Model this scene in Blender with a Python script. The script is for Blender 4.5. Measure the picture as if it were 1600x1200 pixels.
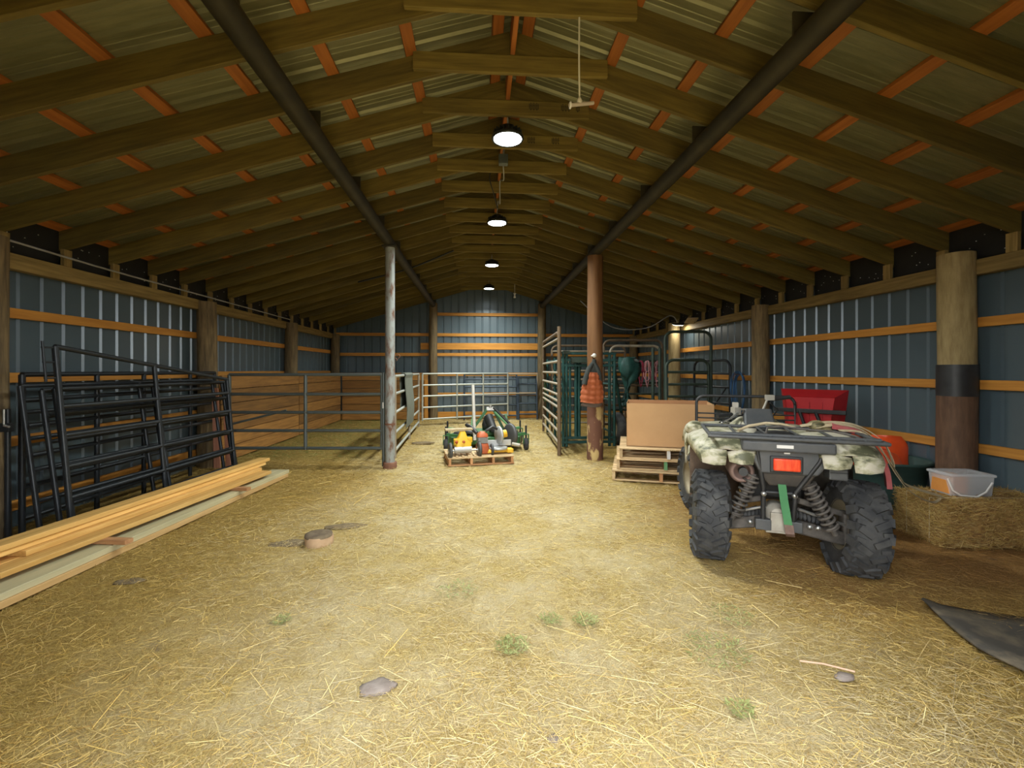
import bpy, bmesh, math, random
import numpy as np
from mathutils import Matrix, Vector, Euler
random.seed(7)
for o in list(bpy.data.objects): bpy.data.objects.remove(o, do_unlink=True)
scene = bpy.context.scene
col = scene.collection
PI = math.pi
R = math.radians

# ------------------------------------------------------------------ camera, sky, exposure
cam = bpy.data.cameras.new('camera'); camo = bpy.data.objects.new('camera', cam); col.objects.link(camo)
cam.sensor_width = 36; cam.lens = 711/1600*36; cam.shift_y = -22/1600; cam.clip_start = .02
camo.location = (-.27, 0, 1.42); camo.rotation_euler = (PI/2, 0, -R(4.183))
scene.camera = camo

world = bpy.data.worlds.new('overcast_sky'); scene.world = world; world.use_nodes = True
bg = world.node_tree.nodes['Background']
bg.inputs[0].default_value = (.93, .97, 1.0, 1); bg.inputs[1].default_value = 5.0
LAMP_W = 60
vs = scene.view_settings
vs.view_transform = 'Standard'; vs.look = 'None'; vs.gamma = 1; vs.use_curve_mapping = False
vs.exposure = .6

# ------------------------------------------------------------------ helpers
class MB:
    def __init__(s): s.v = []; s.f = []; s.sm = []
    def add(s, vs, fs, smooth=False, M=None):
        n = len(s.v)
        if M is not None: vs = [M @ Vector(p) for p in vs]
        s.v += [tuple(p) for p in vs]; s.f += [tuple(i+n for i in f) for f in fs]; s.sm += [smooth]*len(fs)
        return s
    def box(s, c, d, M=None, taper=1.0):
        x, y, z = (k/2 for k in d); t = taper
        vs = [(-x,-y,-z),(x,-y,-z),(x,y,-z),(-x,y,-z),(-x*t,-y*t,z),(x*t,-y*t,z),(x*t,y*t,z),(-x*t,y*t,z)]
        T = Matrix.Translation(c)
        if M is not None: T = T @ M
        return s.add(vs, [(0,3,2,1),(4,5,6,7),(0,1,5,4),(1,2,6,5),(2,3,7,6),(3,0,4,7)], False, T)
    def loft(s, rings, closed=True, caps=True, smooth=True, M=None):
        n = len(rings[0]); vs = [p for r in rings for p in r]; fs = []
        for i in range(len(rings)-1):
            for j in range(n if closed else n-1):
                k = (j+1) % n
                fs.append((i*n+j, i*n+k, (i+1)*n+k, (i+1)*n+j))
        s.add(vs, fs, smooth, M)
        if caps and closed:
            s.add(rings[0], [tuple(range(n))[::-1]], False, M); s.add(rings[-1], [tuple(range(n))], False, M)
        return s
    def tube(s, path, r, seg=8, closed=False, M=None):
        P = [Vector(p) for p in path]; n = len(P); rings = []; up = None
        for i, p in enumerate(P):
            a = P[(i-1) % n] if closed or i else P[0]; b = P[(i+1) % n] if closed or i < n-1 else P[-1]
            t = (b-a).normalized()
            if up is None:
                up = Vector((0,0,1)) if abs(t.z) < .9 else Vector((1,0,0))
            u = (up - t*up.dot(t)); u = u.normalized() if u.length > 1e-5 else t.orthogonal().normalized()
            up = u; w = t.cross(u); rr = r[i] if isinstance(r, (list, tuple)) else r
            rings.append([p + (u*math.cos(2*PI*k/seg) + w*math.sin(2*PI*k/seg))*rr for k in range(seg)])
        if closed: rings.append(rings[0])
        return s.loft(rings, True, not closed, True, M)
    def lathe(s, prof, seg=24, M=None, smooth=True, caps=False):
        rings = [[(r*math.cos(2*PI*k/seg), r*math.sin(2*PI*k/seg), z) for k in range(seg)] for r, z in prof]
        return s.loft(rings, True, caps, smooth, M)
    def prism(s, poly, t, M=None):
        n = len(poly); vs = [(x, y, 0) for x, y in poly] + [(x, y, t) for x, y in poly]
        fs = [tuple(range(n))[::-1], tuple(range(n, 2*n))] + [(i, (i+1) % n, n+(i+1) % n, n+i) for i in range(n)]
        return s.add(vs, fs, False, M)
    def ribbon(s, path, side, w, t=.003):
        rings = []
        for i, p in enumerate(path):
            p = Vector(p); sd = Vector(side[i] if isinstance(side, list) else side).normalized()
            a = Vector(path[max(i-1, 0)]); b = Vector(path[min(i+1, len(path)-1)])
            nn = (b-a).cross(sd).normalized()*t/2; sd = sd*w/2
            rings.append([p-sd-nn, p+sd-nn, p+sd+nn, p-sd+nn])
        return s.loft(rings, True, True, False)
    def mesh(s, name):
        m = bpy.data.meshes.new(name); m.from_pydata(s.v, [], s.f)
        m.polygons.foreach_set('use_smooth', s.sm); m.update(); return m
    def build(s, name, mat, parent=None, bevel=0, fix=False):
        me = s.mesh(name)
        if fix:
            b = bmesh.new(); b.from_mesh(me); bmesh.ops.remove_doubles(b, verts=b.verts, dist=1e-5)
            bmesh.ops.recalc_face_normals(b, faces=b.faces); b.to_mesh(me); b.free()
        o = link(name, me, mat, parent)
        if bevel:
            md = o.modifiers.new('bevel', 'BEVEL'); md.width = bevel; md.segments = 2; md.limit_method = 'ANGLE'
        return o

def link(name, me, mat, parent=None):
    o = bpy.data.objects.new(name, me); col.objects.link(o)
    if mat is not None and len(me.materials) == 0: me.materials.append(mat)
    if parent is not None: o.parent = parent
    return o
def tag(o, label=None, cat=None, group=None, kind=None):
    for k, v in (('label', label), ('category', cat), ('group', group), ('kind', kind)):
        if v: o[k] = v
    return o
def thing(name, label, cat, loc=(0,0,0), rot=(0,0,0), group=None):
    o = bpy.data.objects.new(name, None); col.objects.link(o); o.empty_display_size = .2
    o.location = loc; o.rotation_euler = rot
    return tag(o, label, cat, group)
def structure(name, label=None, cat=None):
    o = bpy.data.objects.new(name, None); col.objects.link(o)
    return tag(o, label, cat, kind='structure')
_cache = {}
def board(name, p0, p1, w, h, mat, parent=None, up=(0,0,1), bev=.003):
    """plank from p0 to p1; w = horizontal thickness, h = height along up"""
    p0, p1 = Vector(p0), Vector(p1); L = (p1-p0).length
    key = ('b', round(L,3), w, h, mat.name)
    if key not in _cache:
        m = MB(); b = min(bev, w/4, h/4); rings = []
        y, z = w/2, h/2
        for x in (0, L):
            rings.append([(x,-y+b,-z),(x,y-b,-z),(x,y,-z+b),(x,y,z-b),(x,y-b,z),(x,-y+b,z),(x,-y,z-b),(x,-y,-z+b)])
        m.loft(rings, True, True, False); _cache[key] = m.mesh(name); _cache[key].materials.append(mat)
    o = link(name, _cache[key], mat, parent)
    X = (p1-p0).normalized(); U = Vector(up); Y = U.cross(X).normalized(); Z = X.cross(Y)
    M = Matrix((X, Y, Z)).transposed().to_4x4(); M.translation = p0
    o.matrix_basis = M
    return o
def pipe(name, p0, p1, r, mat, parent=None, seg=10):
    key = ('p', seg, mat.name)
    if key not in _cache:
        m = MB(); m.lathe([(1,0),(1,1)], seg, caps=True); _cache[key] = m.mesh('pipe'); _cache[key].materials.append(mat)
    o = link(name, _cache[key], mat, parent)
    p0, p1 = Vector(p0), Vector(p1); d = p1-p0
    o.rotation_mode = 'QUATERNION'; o.rotation_quaternion = d.to_track_quat('Z', 'Y'); o.location = p0; o.scale = (r, r, d.length)
    return o
def arc(c, r, a0, a1, n=5, plane='xz'):
    out = []
    for i in range(n+1):
        a = R(a0+(a1-a0)*i/n); u, v = r*math.cos(a), r*math.sin(a)
        out.append((c[0]+u, c[1], c[2]+v) if plane == 'xz' else (c[0]+u, c[1]+v, c[2]) if plane == 'xy' else (c[0], c[1]+u, c[2]+v))
    return out

# ------------------------------------------------------------------ materials
def mat(name, c, c2=None, rough=.6, metal=0.0, scale=6, stretch=(1,1,1), lo=.35, hi=.7, bump=0.0, rnd=.0, detail=5, spec=.5, third=None, const=False):
    m = bpy.data.materials.new(name); m.use_nodes = True; nt = m.node_tree; N = nt.nodes; Lk = nt.links.new
    b = N['Principled BSDF']; b.inputs['Roughness'].default_value = rough; b.inputs['Metallic'].default_value = metal
    b.inputs['Specular IOR Level'].default_value = spec
    tc = N.new('ShaderNodeTexCoord'); mp = N.new('ShaderNodeMapping'); mp.inputs['Scale'].default_value = stretch
    oi = N.new('ShaderNodeObjectInfo'); ml = N.new('ShaderNodeMath'); ml.operation = 'MULTIPLY'; ml.inputs[1].default_value = 37.0
    Lk(oi.outputs['Random'], ml.inputs[0]); ad = N.new('ShaderNodeVectorMath'); ad.operation = 'ADD'
    Lk(tc.outputs['Object'], mp.inputs['Vector']); Lk(mp.outputs['Vector'], ad.inputs[0]); Lk(ml.outputs[0], ad.inputs[1])
    nz = N.new('ShaderNodeTexNoise'); nz.inputs['Scale'].default_value = scale; nz.inputs['Detail'].default_value = detail; nz.inputs['Roughness'].default_value = .62
    Lk(ad.outputs[0], nz.inputs['Vector'])
    rp = N.new('ShaderNodeValToRGB'); e = rp.color_ramp.elements
    e[0].position = lo; e[1].position = hi; e[0].color = (*c, 1); e[1].color = (*(c2 or c), 1)
    if third: k = e.new((lo+hi)/2); k.color = (*third, 1)
    if const: rp.color_ramp.interpolation = 'CONSTANT'
    Lk(nz.outputs['Fac'], rp.inputs['Fac'])
    out = rp.outputs['Color']
    if rnd:
        mr = N.new('ShaderNodeMapRange'); mr.inputs['To Min'].default_value = 1-rnd; mr.inputs['To Max'].default_value = 1+rnd
        Lk(oi.outputs['Random'], mr.inputs['Value']); hs = N.new('ShaderNodeHueSaturation')
        Lk(mr.outputs[0], hs.inputs['Value']); Lk(out, hs.inputs['Color']); out = hs.outputs['Color']
    Lk(out, b.inputs['Base Color'])
    if bump:
        bp = N.new('ShaderNodeBump'); bp.inputs['Strength'].default_value = bump; bp.inputs['Distance'].default_value = .02
        Lk(nz.outputs['Fac'], bp.inputs['Height']); Lk(bp.outputs['Normal'], b.inputs['Normal'])
    return m
def emis(name, c, s):
    m = bpy.data.materials.new(name); m.use_nodes = True; b = m.node_tree.nodes['Principled BSDF']
    b.inputs['Base Color'].default_value = (*c, 1); b.inputs['Emission Color'].default_value = (*c, 1); b.inputs['Emission Strength'].default_value = s
    return m
GR = (.9, 13, 13)
m_rafter = mat('rafter_lumber', (.085,.06,.011), (.17,.122,.024), .75, scale=2.2, stretch=GR, rnd=.25, bump=.1)
m_tie = mat('collar_tie_lumber', (.125,.088,.018), (.24,.175,.038), .75, scale=2.2, stretch=GR, rnd=.12, bump=.1)
m_purlin = mat('purlin_lumber', (.30,.095,.016), (.42,.14,.026), .7, scale=2.2, stretch=GR, rnd=.15, bump=.1)
m_girt = mat('girt_lumber', (.42,.17,.022), (.58,.26,.04), .7, scale=2.2, stretch=GR, rnd=.15, bump=.1)
m_plate = mat('plate_lumber', (.17,.115,.035), (.33,.225,.075), .75, scale=2.2, stretch=GR, rnd=.2, bump=.1)
m_planks = mat('pen_planks', (.22,.10,.022), (.42,.20,.045), .75, scale=2.0, stretch=GR, rnd=.35, bump=.15)
m_new = mat('new_lumber', (.56,.31,.08), (.74,.46,.15), .65, scale=2.0, stretch=GR, rnd=.22, bump=.08)
m_treated = mat('treated_lumber', (.42,.38,.22), (.56,.48,.28), .7, scale=1.6, stretch=GR, rnd=.1, bump=.1)
m_base = mat('base_lumber', (.52,.32,.12), (.64,.42,.18), .7, scale=1.6, stretch=GR, rnd=.1, bump=.1)
m_sticker = mat('sticker_lumber', (.40,.19,.08), (.56,.30,.13), .7, scale=2, stretch=GR, rnd=.2)
m_pallet = mat('pallet_lumber', (.48,.33,.17), (.66,.48,.27), .75, scale=2.5, stretch=GR, rnd=.2, bump=.12)
m_log = mat('log_post', (.10,.07,.035), (.24,.165,.075), .85, scale=3, stretch=(9,9,1), bump=.25, rnd=.2)
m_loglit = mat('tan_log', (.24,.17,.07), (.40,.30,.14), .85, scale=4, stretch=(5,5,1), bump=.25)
m_logbrown = mat('brown_log', (.085,.042,.022), (.16,.085,.045), .8, scale=4, stretch=(5,5,1), bump=.25)
m_logred = mat('reddish_log', (.13,.055,.016), (.20,.09,.028), .75, scale=2, stretch=(7,7,.8), bump=.15)
m_peel = mat('peeling_bark', (.14,.06,.035), (.50,.36,.15), .85, scale=3.2, stretch=(1.6,1.6,.8), lo=.50, hi=.56, bump=.4)
m_wall = mat('blue_steel_siding', (.075,.108,.125), (.085,.12,.138), .30, .15, scale=2, spec=.8)
m_roof = mat('galvanised_roof', (.185,.18,.098), (.26,.25,.138), .42, .35, scale=3, stretch=(1,9,1))
m_black = mat('black_plastic', (.006,.006,.007), (.012,.012,.012), .6, scale=8)
m_nail = mat('nail_heads', (.6,.6,.58), None, .5, .3)
m_beam = mat('dark_steel_beam', (.022,.019,.011), (.045,.038,.02), .6, .3, scale=4)
m_pipeblk = mat('black_pipe', (.018,.022,.026), (.03,.034,.038), .38, .3, scale=5)
m_pipegrey = mat('grey_pipe', (.10,.12,.12), (.16,.18,.17), .45, .4, scale=5)
m_pipelight = mat('galvanised_pipe', (.40,.42,.38), (.55,.56,.50), .45, .4, scale=5, rnd=.1)
m_piperust = mat('weathered_cream_pipe', (.36,.31,.23), (.17,.09,.045), .6, .2, scale=5, lo=.45, hi=.75)
m_pipebrown = mat('brown_gate_post', (.10,.065,.035), (.18,.12,.07), .7, .2, scale=6)
m_pipegreen = mat('dark_green_pipe', (.028,.045,.034), (.045,.07,.05), .5, .2, scale=5)
m_pipeblue = mat('navy_pipe', (.03,.045,.065), (.05,.07,.10), .45, .3, scale=5)
m_teal = mat('teal_paint', (.008,.05,.048), (.02,.088,.078), .5, .2, scale=5, rnd=.15)
m_tealcloth = mat('teal_tarp', (.007,.045,.04), (.025,.11,.09), .55, scale=10, bump=.3)
m_galv = mat('rusty_galvanised_post', (.34,.36,.35), (.16,.075,.04), .6, .3, scale=5, stretch=(2.5,2.5,1), lo=.47, hi=.66, bump=.1)
m_rust = mat('rust', (.16,.07,.04), (.26,.12,.07), .85, scale=8)
m_lampbody = mat('lamp_housing', (.03,.035,.04), (.05,.055,.06), .4, .5)
m_wire = mat('grey_cable', (.30,.30,.29), None, .6)
m_wireblk = mat('black_cable', (.012,.012,.012), None, .6)
m_white = mat('white_paint', (.72,.70,.66), (.62,.60,.56), .6)
m_card = mat('cardboard', (.52,.30,.14), (.57,.335,.16), .85, scale=3)
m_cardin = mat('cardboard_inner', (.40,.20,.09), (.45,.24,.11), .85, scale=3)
m_rubber = mat('tire_rubber', (.022,.023,.025), (.07,.068,.064), .8, scale=9, bump=.1)
m_mat = mat('worn_rubber_mat', (.055,.047,.036), (.19,.145,.085), .85, scale=5, lo=.42, hi=.72, bump=.1)
m_matgrey = mat('grey_rubber_mat', (.10,.11,.085), (.17,.18,.14), .85, scale=10, stretch=(6,6,.6))
m_ink = mat('stamp_ink', (.035,.025,.012), None, .8)
m_camo = mat('camouflage_plastic', (.10,.10,.055), (.50,.46,.36), .55, scale=7, stretch=(1,1,1.6), lo=.40, hi=.56, third=(.34,.32,.20), rnd=0)
m_camodark = mat('mossy_camouflage_plastic', (.06,.055,.025), (.34,.28,.14), .7, scale=11, lo=.40, hi=.58, third=(.20,.16,.07))
m_atvgrey = mat('grey_plastic', (.055,.058,.062), (.085,.085,.082), .5, scale=8)
m_atvblk = mat('black_plastic_trim', (.015,.015,.016), (.03,.03,.03), .5, scale=8)
m_mud = mat('mud_caked_plastic', (.10,.065,.045), (.17,.115,.08), .85, scale=9)
m_muddk = mat('dark_muddy_plastic', (.03,.025,.02), (.07,.055,.04), .85, scale=9)
m_arm = mat('dusty_steel_arm', (.07,.062,.055), (.15,.13,.11), .7, .2, scale=14)
m_alu = mat('cast_aluminium', (.30,.27,.22), (.42,.39,.33), .6, .3, scale=9)
m_chrome = mat('bright_steel', (.55,.55,.53), (.4,.4,.4), .35, .8)
m_rim = mat('tan_steel_rim', (.26,.21,.13), (.36,.30,.2), .6, .2)
m_muffler = mat('rusty_muffler', (.16,.10,.08), (.26,.17,.14), .7, .2, scale=10)
m_redlens = mat('red_tail_lens', (.72,.03,.012), (.85,.12,.04), .18, scale=9, stretch=(8,1,1))
m_greenstrap = mat('green_webbing', (.055,.19,.075), (.075,.23,.095), .85)
m_beige = mat('beige_webbing', (.40,.31,.18), (.52,.42,.27), .9, scale=14)
m_redweb = mat('faded_red_strap', (.34,.06,.06), (.42,.13,.12), .85, scale=8)
m_redtray = mat('red_plastic_tray', (.42,.012,.018), (.50,.02,.022), .4, scale=3)
m_orange = mat('orange_plastic', (.75,.07,.012), (.85,.10,.02), .35, scale=3)
m_tub = mat('dark_green_tub', (.022,.055,.048), (.045,.095,.085), .5, scale=4)
m_hay = mat('hay_bale_fibre', (.19,.095,.026), (.48,.28,.085), .95, scale=16, stretch=(1.2,1.2,5), lo=.38, hi=.66, bump=.8)
m_orangefruit = mat('orange_feed', (.60,.22,.04), (.66,.28,.06), .7)
m_darkfeed = mat('dark_feed', (.05,.045,.04), (.14,.11,.08), .9, scale=30)
m_jacket = mat('rust_orange_quilted_cloth', (.30,.068,.018), (.37,.095,.028), .8, scale=7)
m_jacketdk = mat('charcoal_cloth', (.022,.026,.024), (.04,.045,.04), .85)
m_jackethem = mat('brown_hem', (.10,.07,.055), None, .85)
m_green = mat('mower_green', (.022,.105,.028), (.05,.16,.05), .5, scale=5)
m_greenlt = mat('light_green_paint', (.10,.28,.11), (.15,.33,.15), .5, scale=5)
m_yellow = mat('yellow_paint', (.72,.40,.015), (.80,.48,.03), .45)
m_silver = mat('silver_metal', (.52,.52,.50), (.40,.40,.40), .45, .4)
m_redeng = mat('orange_red_engine', (.42,.08,.02), (.52,.13,.04), .5)
m_hose = mat('blue_hose', (.03,.10,.22), (.05,.14,.29), .5)
m_pink = mat('pink_halter', (.52,.22,.24), (.62,.34,.34), .8)
m_crimson = mat('crimson_halter', (.20,.012,.03), (.28,.02,.05), .8)
m_stone = mat('grey_mud_clod', (.19,.15,.125), (.28,.235,.20), .95, scale=14, bump=.4)
m_stumpm = mat('cut_log', (.42,.27,.15), (.54,.37,.22), .85, scale=7)
m_stumptop = mat('weathered_log_top', (.09,.06,.035), (.19,.14,.08), .9, scale=10)
m_leaf = mat('weed_leaf', (.20,.22,.06), (.32,.33,.12), .75)
m_dung = mat('dark_dung', (.12,.085,.045), (.25,.18,.09), .95, scale=20, bump=.5)

m_glass = bpy.data.materials.new('clear_plastic'); m_glass.use_nodes = True
_b = m_glass.node_tree.nodes['Principled BSDF']; _b.inputs['Base Color'].default_value = (.75,.76,.78,1); _b.inputs['Roughness'].default_value = .25
_b.inputs['Alpha'].default_value = .42; _b.inputs['Specular IOR Level'].default_value = .7

def straw_material(name):
    m = bpy.data.materials.new(name); m.use_nodes = True; nt = m.node_tree; b = nt.nodes['Principled BSDF']
    a = nt.nodes.new('ShaderNodeAttribute'); a.attribute_name = 'tint'
    nt.links.new(a.outputs['Color'], b.inputs['Base Color']); b.inputs['Roughness'].default_value = .7
    b.inputs['Specular IOR Level'].default_value = .35
    return m
m_straw = straw_material('straw_stems')

def floor_material():
    m = bpy.data.materials.new('straw_covered_dirt'); m.use_nodes = True; nt = m.node_tree; N = nt.nodes; L = nt.links.new
    b = N['Principled BSDF']; b.inputs['Roughness'].default_value = .95; b.inputs['Specular IOR Level'].default_value = .2
    tc = N.new('ShaderNodeTexCoord')
    def noise(s, d=6, st=(1,1,1), dist=0):
        mp = N.new('ShaderNodeMapping'); mp.inputs['Scale'].default_value = st; L(tc.outputs['Object'], mp.inputs['Vector'])
        n = N.new('ShaderNodeTexNoise'); n.inputs['Scale'].default_value = s; n.inputs['Detail'].default_value = d; n.inputs['Roughness'].default_value = .7; n.inputs['Distortion'].default_value = dist
        L(mp.outputs['Vector'], n.inputs['Vector']); return n.outputs['Fac']
    def ramp(f, p0, c0, p1, c1):
        r = N.new('ShaderNodeValToRGB'); e = r.color_ramp.elements; e[0].position = p0; e[1].position = p1; e[0].color = (*c0, 1); e[1].color = (*c1, 1); L(f, r.inputs['Fac']); return r.outputs['Color']
    def mix(f, a, c):
        x = N.new('ShaderNodeMix'); x.data_type = 'RGBA'; L(f, x.inputs[0]); L(a, x.inputs[6]); L(c, x.inputs[7]); return x.outputs[2]
    straw = ramp(noise(70, 6, (1,1,1), 1.5), .34, (.25,.16,.045), .68, (.70,.55,.23))
    chaff = ramp(noise(110, 4), .35, (.42,.33,.17), .7, (.72,.61,.37))
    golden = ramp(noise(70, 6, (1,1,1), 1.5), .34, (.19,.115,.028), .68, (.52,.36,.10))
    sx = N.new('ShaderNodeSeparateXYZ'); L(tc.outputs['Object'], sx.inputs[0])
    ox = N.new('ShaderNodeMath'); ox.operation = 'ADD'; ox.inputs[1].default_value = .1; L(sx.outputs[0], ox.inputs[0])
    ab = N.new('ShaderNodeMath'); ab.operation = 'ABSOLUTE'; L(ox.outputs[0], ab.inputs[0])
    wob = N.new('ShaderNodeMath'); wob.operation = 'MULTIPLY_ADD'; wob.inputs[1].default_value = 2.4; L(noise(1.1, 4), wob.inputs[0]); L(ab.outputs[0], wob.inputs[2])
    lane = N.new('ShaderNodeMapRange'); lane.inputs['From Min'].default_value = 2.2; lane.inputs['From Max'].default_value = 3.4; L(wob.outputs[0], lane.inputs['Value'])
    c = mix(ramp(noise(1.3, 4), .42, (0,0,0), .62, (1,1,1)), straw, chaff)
    c = mix(lane.outputs[0], c, golden)     # golden straw beside the trodden lane; its darker tone also paints the corners' shade
    hay = ramp(noise(70, 6, (1,1,1), 1.5), .34, (.19,.095,.028), .68, (.50,.29,.10))
    def span(o, a, b):
        m_ = N.new('ShaderNodeMapRange'); m_.inputs['From Min'].default_value = a; m_.inputs['From Max'].default_value = b; m_.interpolation_type = 'SMOOTHSTEP'; L(o, m_.inputs['Value']); return m_.outputs[0]
    def mul(a, b):
        m_ = N.new('ShaderNodeMath'); m_.operation = 'MULTIPLY'; L(a, m_.inputs[0]); L(b, m_.inputs[1]); return m_.outputs[0]
    c = mix(mul(mul(span(sx.outputs[0], 1.2, 2.2), span(sx.outputs[1], 5.8, 4.6)), span(sx.outputs[1], 2.0, 3.0)), c, hay)   # spilled brown hay around the bale
    dirt = ramp(noise(30, 5), .35, (.12,.09,.06), .7, (.26,.20,.13))
    c = mix(ramp(noise(3.2, 6, (1,1,1), .8), .62, (0,0,0), .74, (1,1,1)), c, dirt)
    green = ramp(noise(60, 4), .35, (.13,.14,.04), .7, (.34,.33,.13))
    c = mix(ramp(noise(1.7, 5, (1,1.1,1), .5), .66, (0,0,0), .8, (.7,.7,.7)), c, green)
    L(c, b.inputs['Base Color'])
    bp = N.new('ShaderNodeBump'); bp.inputs['Strength'].default_value = .7; bp.inputs['Distance'].default_value = .02
    L(noise(60, 6, (1,1,1), 1.2), bp.inputs['Height']); L(bp.outputs['Normal'], b.inputs['Normal'])
    return m
m_floor = floor_material()

# ------------------------------------------------------------------ the barn shell
XW = 4.47            # inside face of the siding
Y0, Y1 = 1.0, 13.46  # front gable, back gable
SL = .30
def zb(x): return 3.93 - SL*abs(x)      # underside of the rafters
BAYS = [1.0, 4.05, 7.1, 10.15, 13.2]

def gh(x, y):
    return .012*np.sin(2.1*x+.7*y)*np.sin(1.3*y-.6*x) + .008*np.sin(5.3*x+1.1)*np.sin(4.7*y) + .006*np.sin(11*x-3*y)*np.sin(9*y+2*x)
nx, ny = 96, 140
gx = np.linspace(-4.6, 4.6, nx); gy = np.linspace(.2, 13.6, ny)
V = []; 
for y in gy:
    for x in gx: V.append((x, y, float(gh(x, y))-.012))
Fc = [(j*nx+i, j*nx+i+1, (j+1)*nx+i+1, (j+1)*nx+i) for j in range(ny-1) for i in range(nx-1)]
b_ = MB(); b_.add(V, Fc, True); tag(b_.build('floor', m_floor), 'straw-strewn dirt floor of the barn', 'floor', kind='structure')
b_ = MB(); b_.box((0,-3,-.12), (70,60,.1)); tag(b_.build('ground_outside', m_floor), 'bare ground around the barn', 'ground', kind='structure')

def rib_profile(width, pitch=.2286):
    pts = [(0, 0)]; n = int(round(width/pitch))
    for i in range(n):
        a = i*pitch
        pts += [(a+.035, 0), (a+.05, .02), (a+.072, .02), (a+.087, 0), (a+.135, 0), (a+.14, .004), (a+.15, .004), (a+.155, 0), (a+.185, 0), (a+.19, .004), (a+.20, .004), (a+.205, 0)]
    pts.append((width, 0)); return pts
PR = rib_profile(.9144)
PW = [p for p in PR if p[1] in (0, .02)]
def sheet(name, f, parent, m):
    """f(u, d) -> (bottom point, top point): a ribbed sheet"""
    lo = []; hi = []
    for u, d in (PW if m is m_wall else PR): a, b = f(u, d); lo.append(a); hi.append(b)
    mb = MB(); mb.loft([lo, hi], False, False, False); return mb.build(name, m, parent)
def shared_sheet(key, f, parent, name, m, loc):
    if key not in _cache:
        o = sheet(name, f, parent, m); _cache[key] = o.data
    else: o = link(name, _cache[key], m, parent)
    o.location = loc; return o

wall_left = structure('wall_left', 'blue ribbed steel wall on the left with timber girts', 'wall')
wall_right = structure('wall_right', 'blue ribbed steel wall on the right with timber girts', 'wall')
wall_back = structure('wall_back', 'blue ribbed steel gable wall at the far end', 'wall')
wall_front = structure('wall_front', 'unseen gable wall around the open barn doorway, narrowed to shade the floor corners', 'wall')
for s, W in ((-1, wall_left), (1, wall_right)):
    for i in range(14):
        shared_sheet(('side', s), lambda u, d: ((s*(XW+d), u, -.12), (s*(XW+d), u, 3.0)), W, 'metal_panel', m_wall, (0, .75+i*.9144, 0))
    zs = (1.93, 1.35, .78, .2) if s < 0 else (1.87, 1.28, .68, .14)
    for a, b in zip(BAYS[:-1], BAYS[1:]):
        for z in zs: board('girt', (s*(XW-.024), a+.02, z), (s*(XW-.024), b-.02, z), .038, .09, m_girt, W)
        board('top_plate', (s*(XW-.06), a, 2.38), (s*(XW-.06), b, 2.38), .09, .14, m_plate, W)
    for k in range(21):
        y = 1.2+.61*k
        board('rafter_block', (s*4.38, y, 2.45), (s*4.38, y, zb(4.38)), .038, .09, m_plate, W, up=(0,1,0))
        if k < 20:
            b_ = MB(); b_.box((s*4.44, y+.305, 2.45+.24), (.012, .57, .48)); o = b_.build('eave_closure', m_black, W)
            n_ = MB()
            for j in range(7):
                n_.box((s*4.432, y+.06+random.random()*.49, 2.5+random.random()*.2), (.006, .007, .007))
            n_.build('nail', m_nail, o)
# back wall, cut to the roof line
for i in range(10):
    x0 = -4.572+i*.9144
    sheet('metal_panel', lambda u, d: ((x0+u, Y1+d, -.12), (x0+u, Y1+d, zb(x0+u)+.235)), wall_back, m_wall)
for z in (3.05, 2.45, 1.87, 1.29, .71, .1):
    for a, b in ((-4.4,-1.62), (-1.54,1.54), (1.62,4.4)):
        if zb(max(abs(a), abs(b)) if abs(a) > 2 or abs(b) > 2 else 0) + .1 < z: continue
        board('girt', (a, Y1-.03, z), (b, Y1-.03, z), .038, .19 if z < .2 else .09, m_girt, wall_back)
board('girt', (-1.95, Y1-.07, 2.11), (1.54, Y1-.07, 2.11), .038, .19, m_girt, wall_back)
# unseen gable beside and above the doorway, narrowed to shade the floor corners
for i in range(11):
    x0 = -1.3716+(i-4)*.9144
    zlow = 3.0 if 4 <= i <= 6 else -.1
    sheet('metal_panel', lambda u, d: ((x0+u, Y0-.3-d, zlow), (x0+u, Y0-.3-d, zb(x0+u)+.235)), wall_front, m_wall)

# roof
ceiling = structure('ceiling', 'open gabled roof with timber rafters under ribbed metal sheets', 'ceiling')
for s in (-1, 1):
    for i in range(14):
        f = lambda u, d: ((s*4.85, u, zb(4.85)+.24+d), (0, u, zb(0)+.24+d))
        shared_sheet(('roof', s), f, ceiling, 'roof_sheet', m_roof, (0, .75+i*.9144, 0))
    for x in (.12, .80, 1.40, 2.0, 2.6, 3.2, 3.8, 4.4):
        z = zb(x)+.218
        board('purlin', (s*x, .9, z), (s*x, 13.5, z), .089, .038, m_purlin, ceiling, up=(s*SL, 0, 1))
    for k in range(21):
        y = 1.2+.61*k
        board('rafter', (s*4.62, y, zb(4.62)+.1), (s*.0, y, zb(0)+.1), .038, .188, m_rafter, ceiling)
board('ridge_board', (0, .95, 4.03), (0, 13.45, 4.03), .038, .19, m_purlin, ceiling)
def collar_stamp(parent, xs):
    m = MB()
    for x0, n in xs:
        for i in range(n):
            m.box((x0+i*.014, -.0205, .02), (.006, .002, .05+.02*(i % 2)))
            if i % 2: m.box((x0+i*.014, -.0205, -.005), (.014, .002, .006)); m.box((x0+i*.014, -.0205, .03), (.014, .002, .006))
    m.build('grade_stamp', m_ink, parent)
for k in range(21):
    y = 1.2+.61*k - .039
    wv = random.uniform(-.015, .015); dx = random.uniform(-.02, .02)
    t = board('collar_tie', (-.77+dx, y, 3.84+wv), (.77+dx, y, 3.84+wv*.3), .038, .14, m_tie, ceiling)
    if k == 5: collar_stamp(t, [(.98, 7), (1.28, 6), (1.42, 3)])
    if k == 6: collar_stamp(t, [(1.0, 6), (1.26, 6)])
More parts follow.
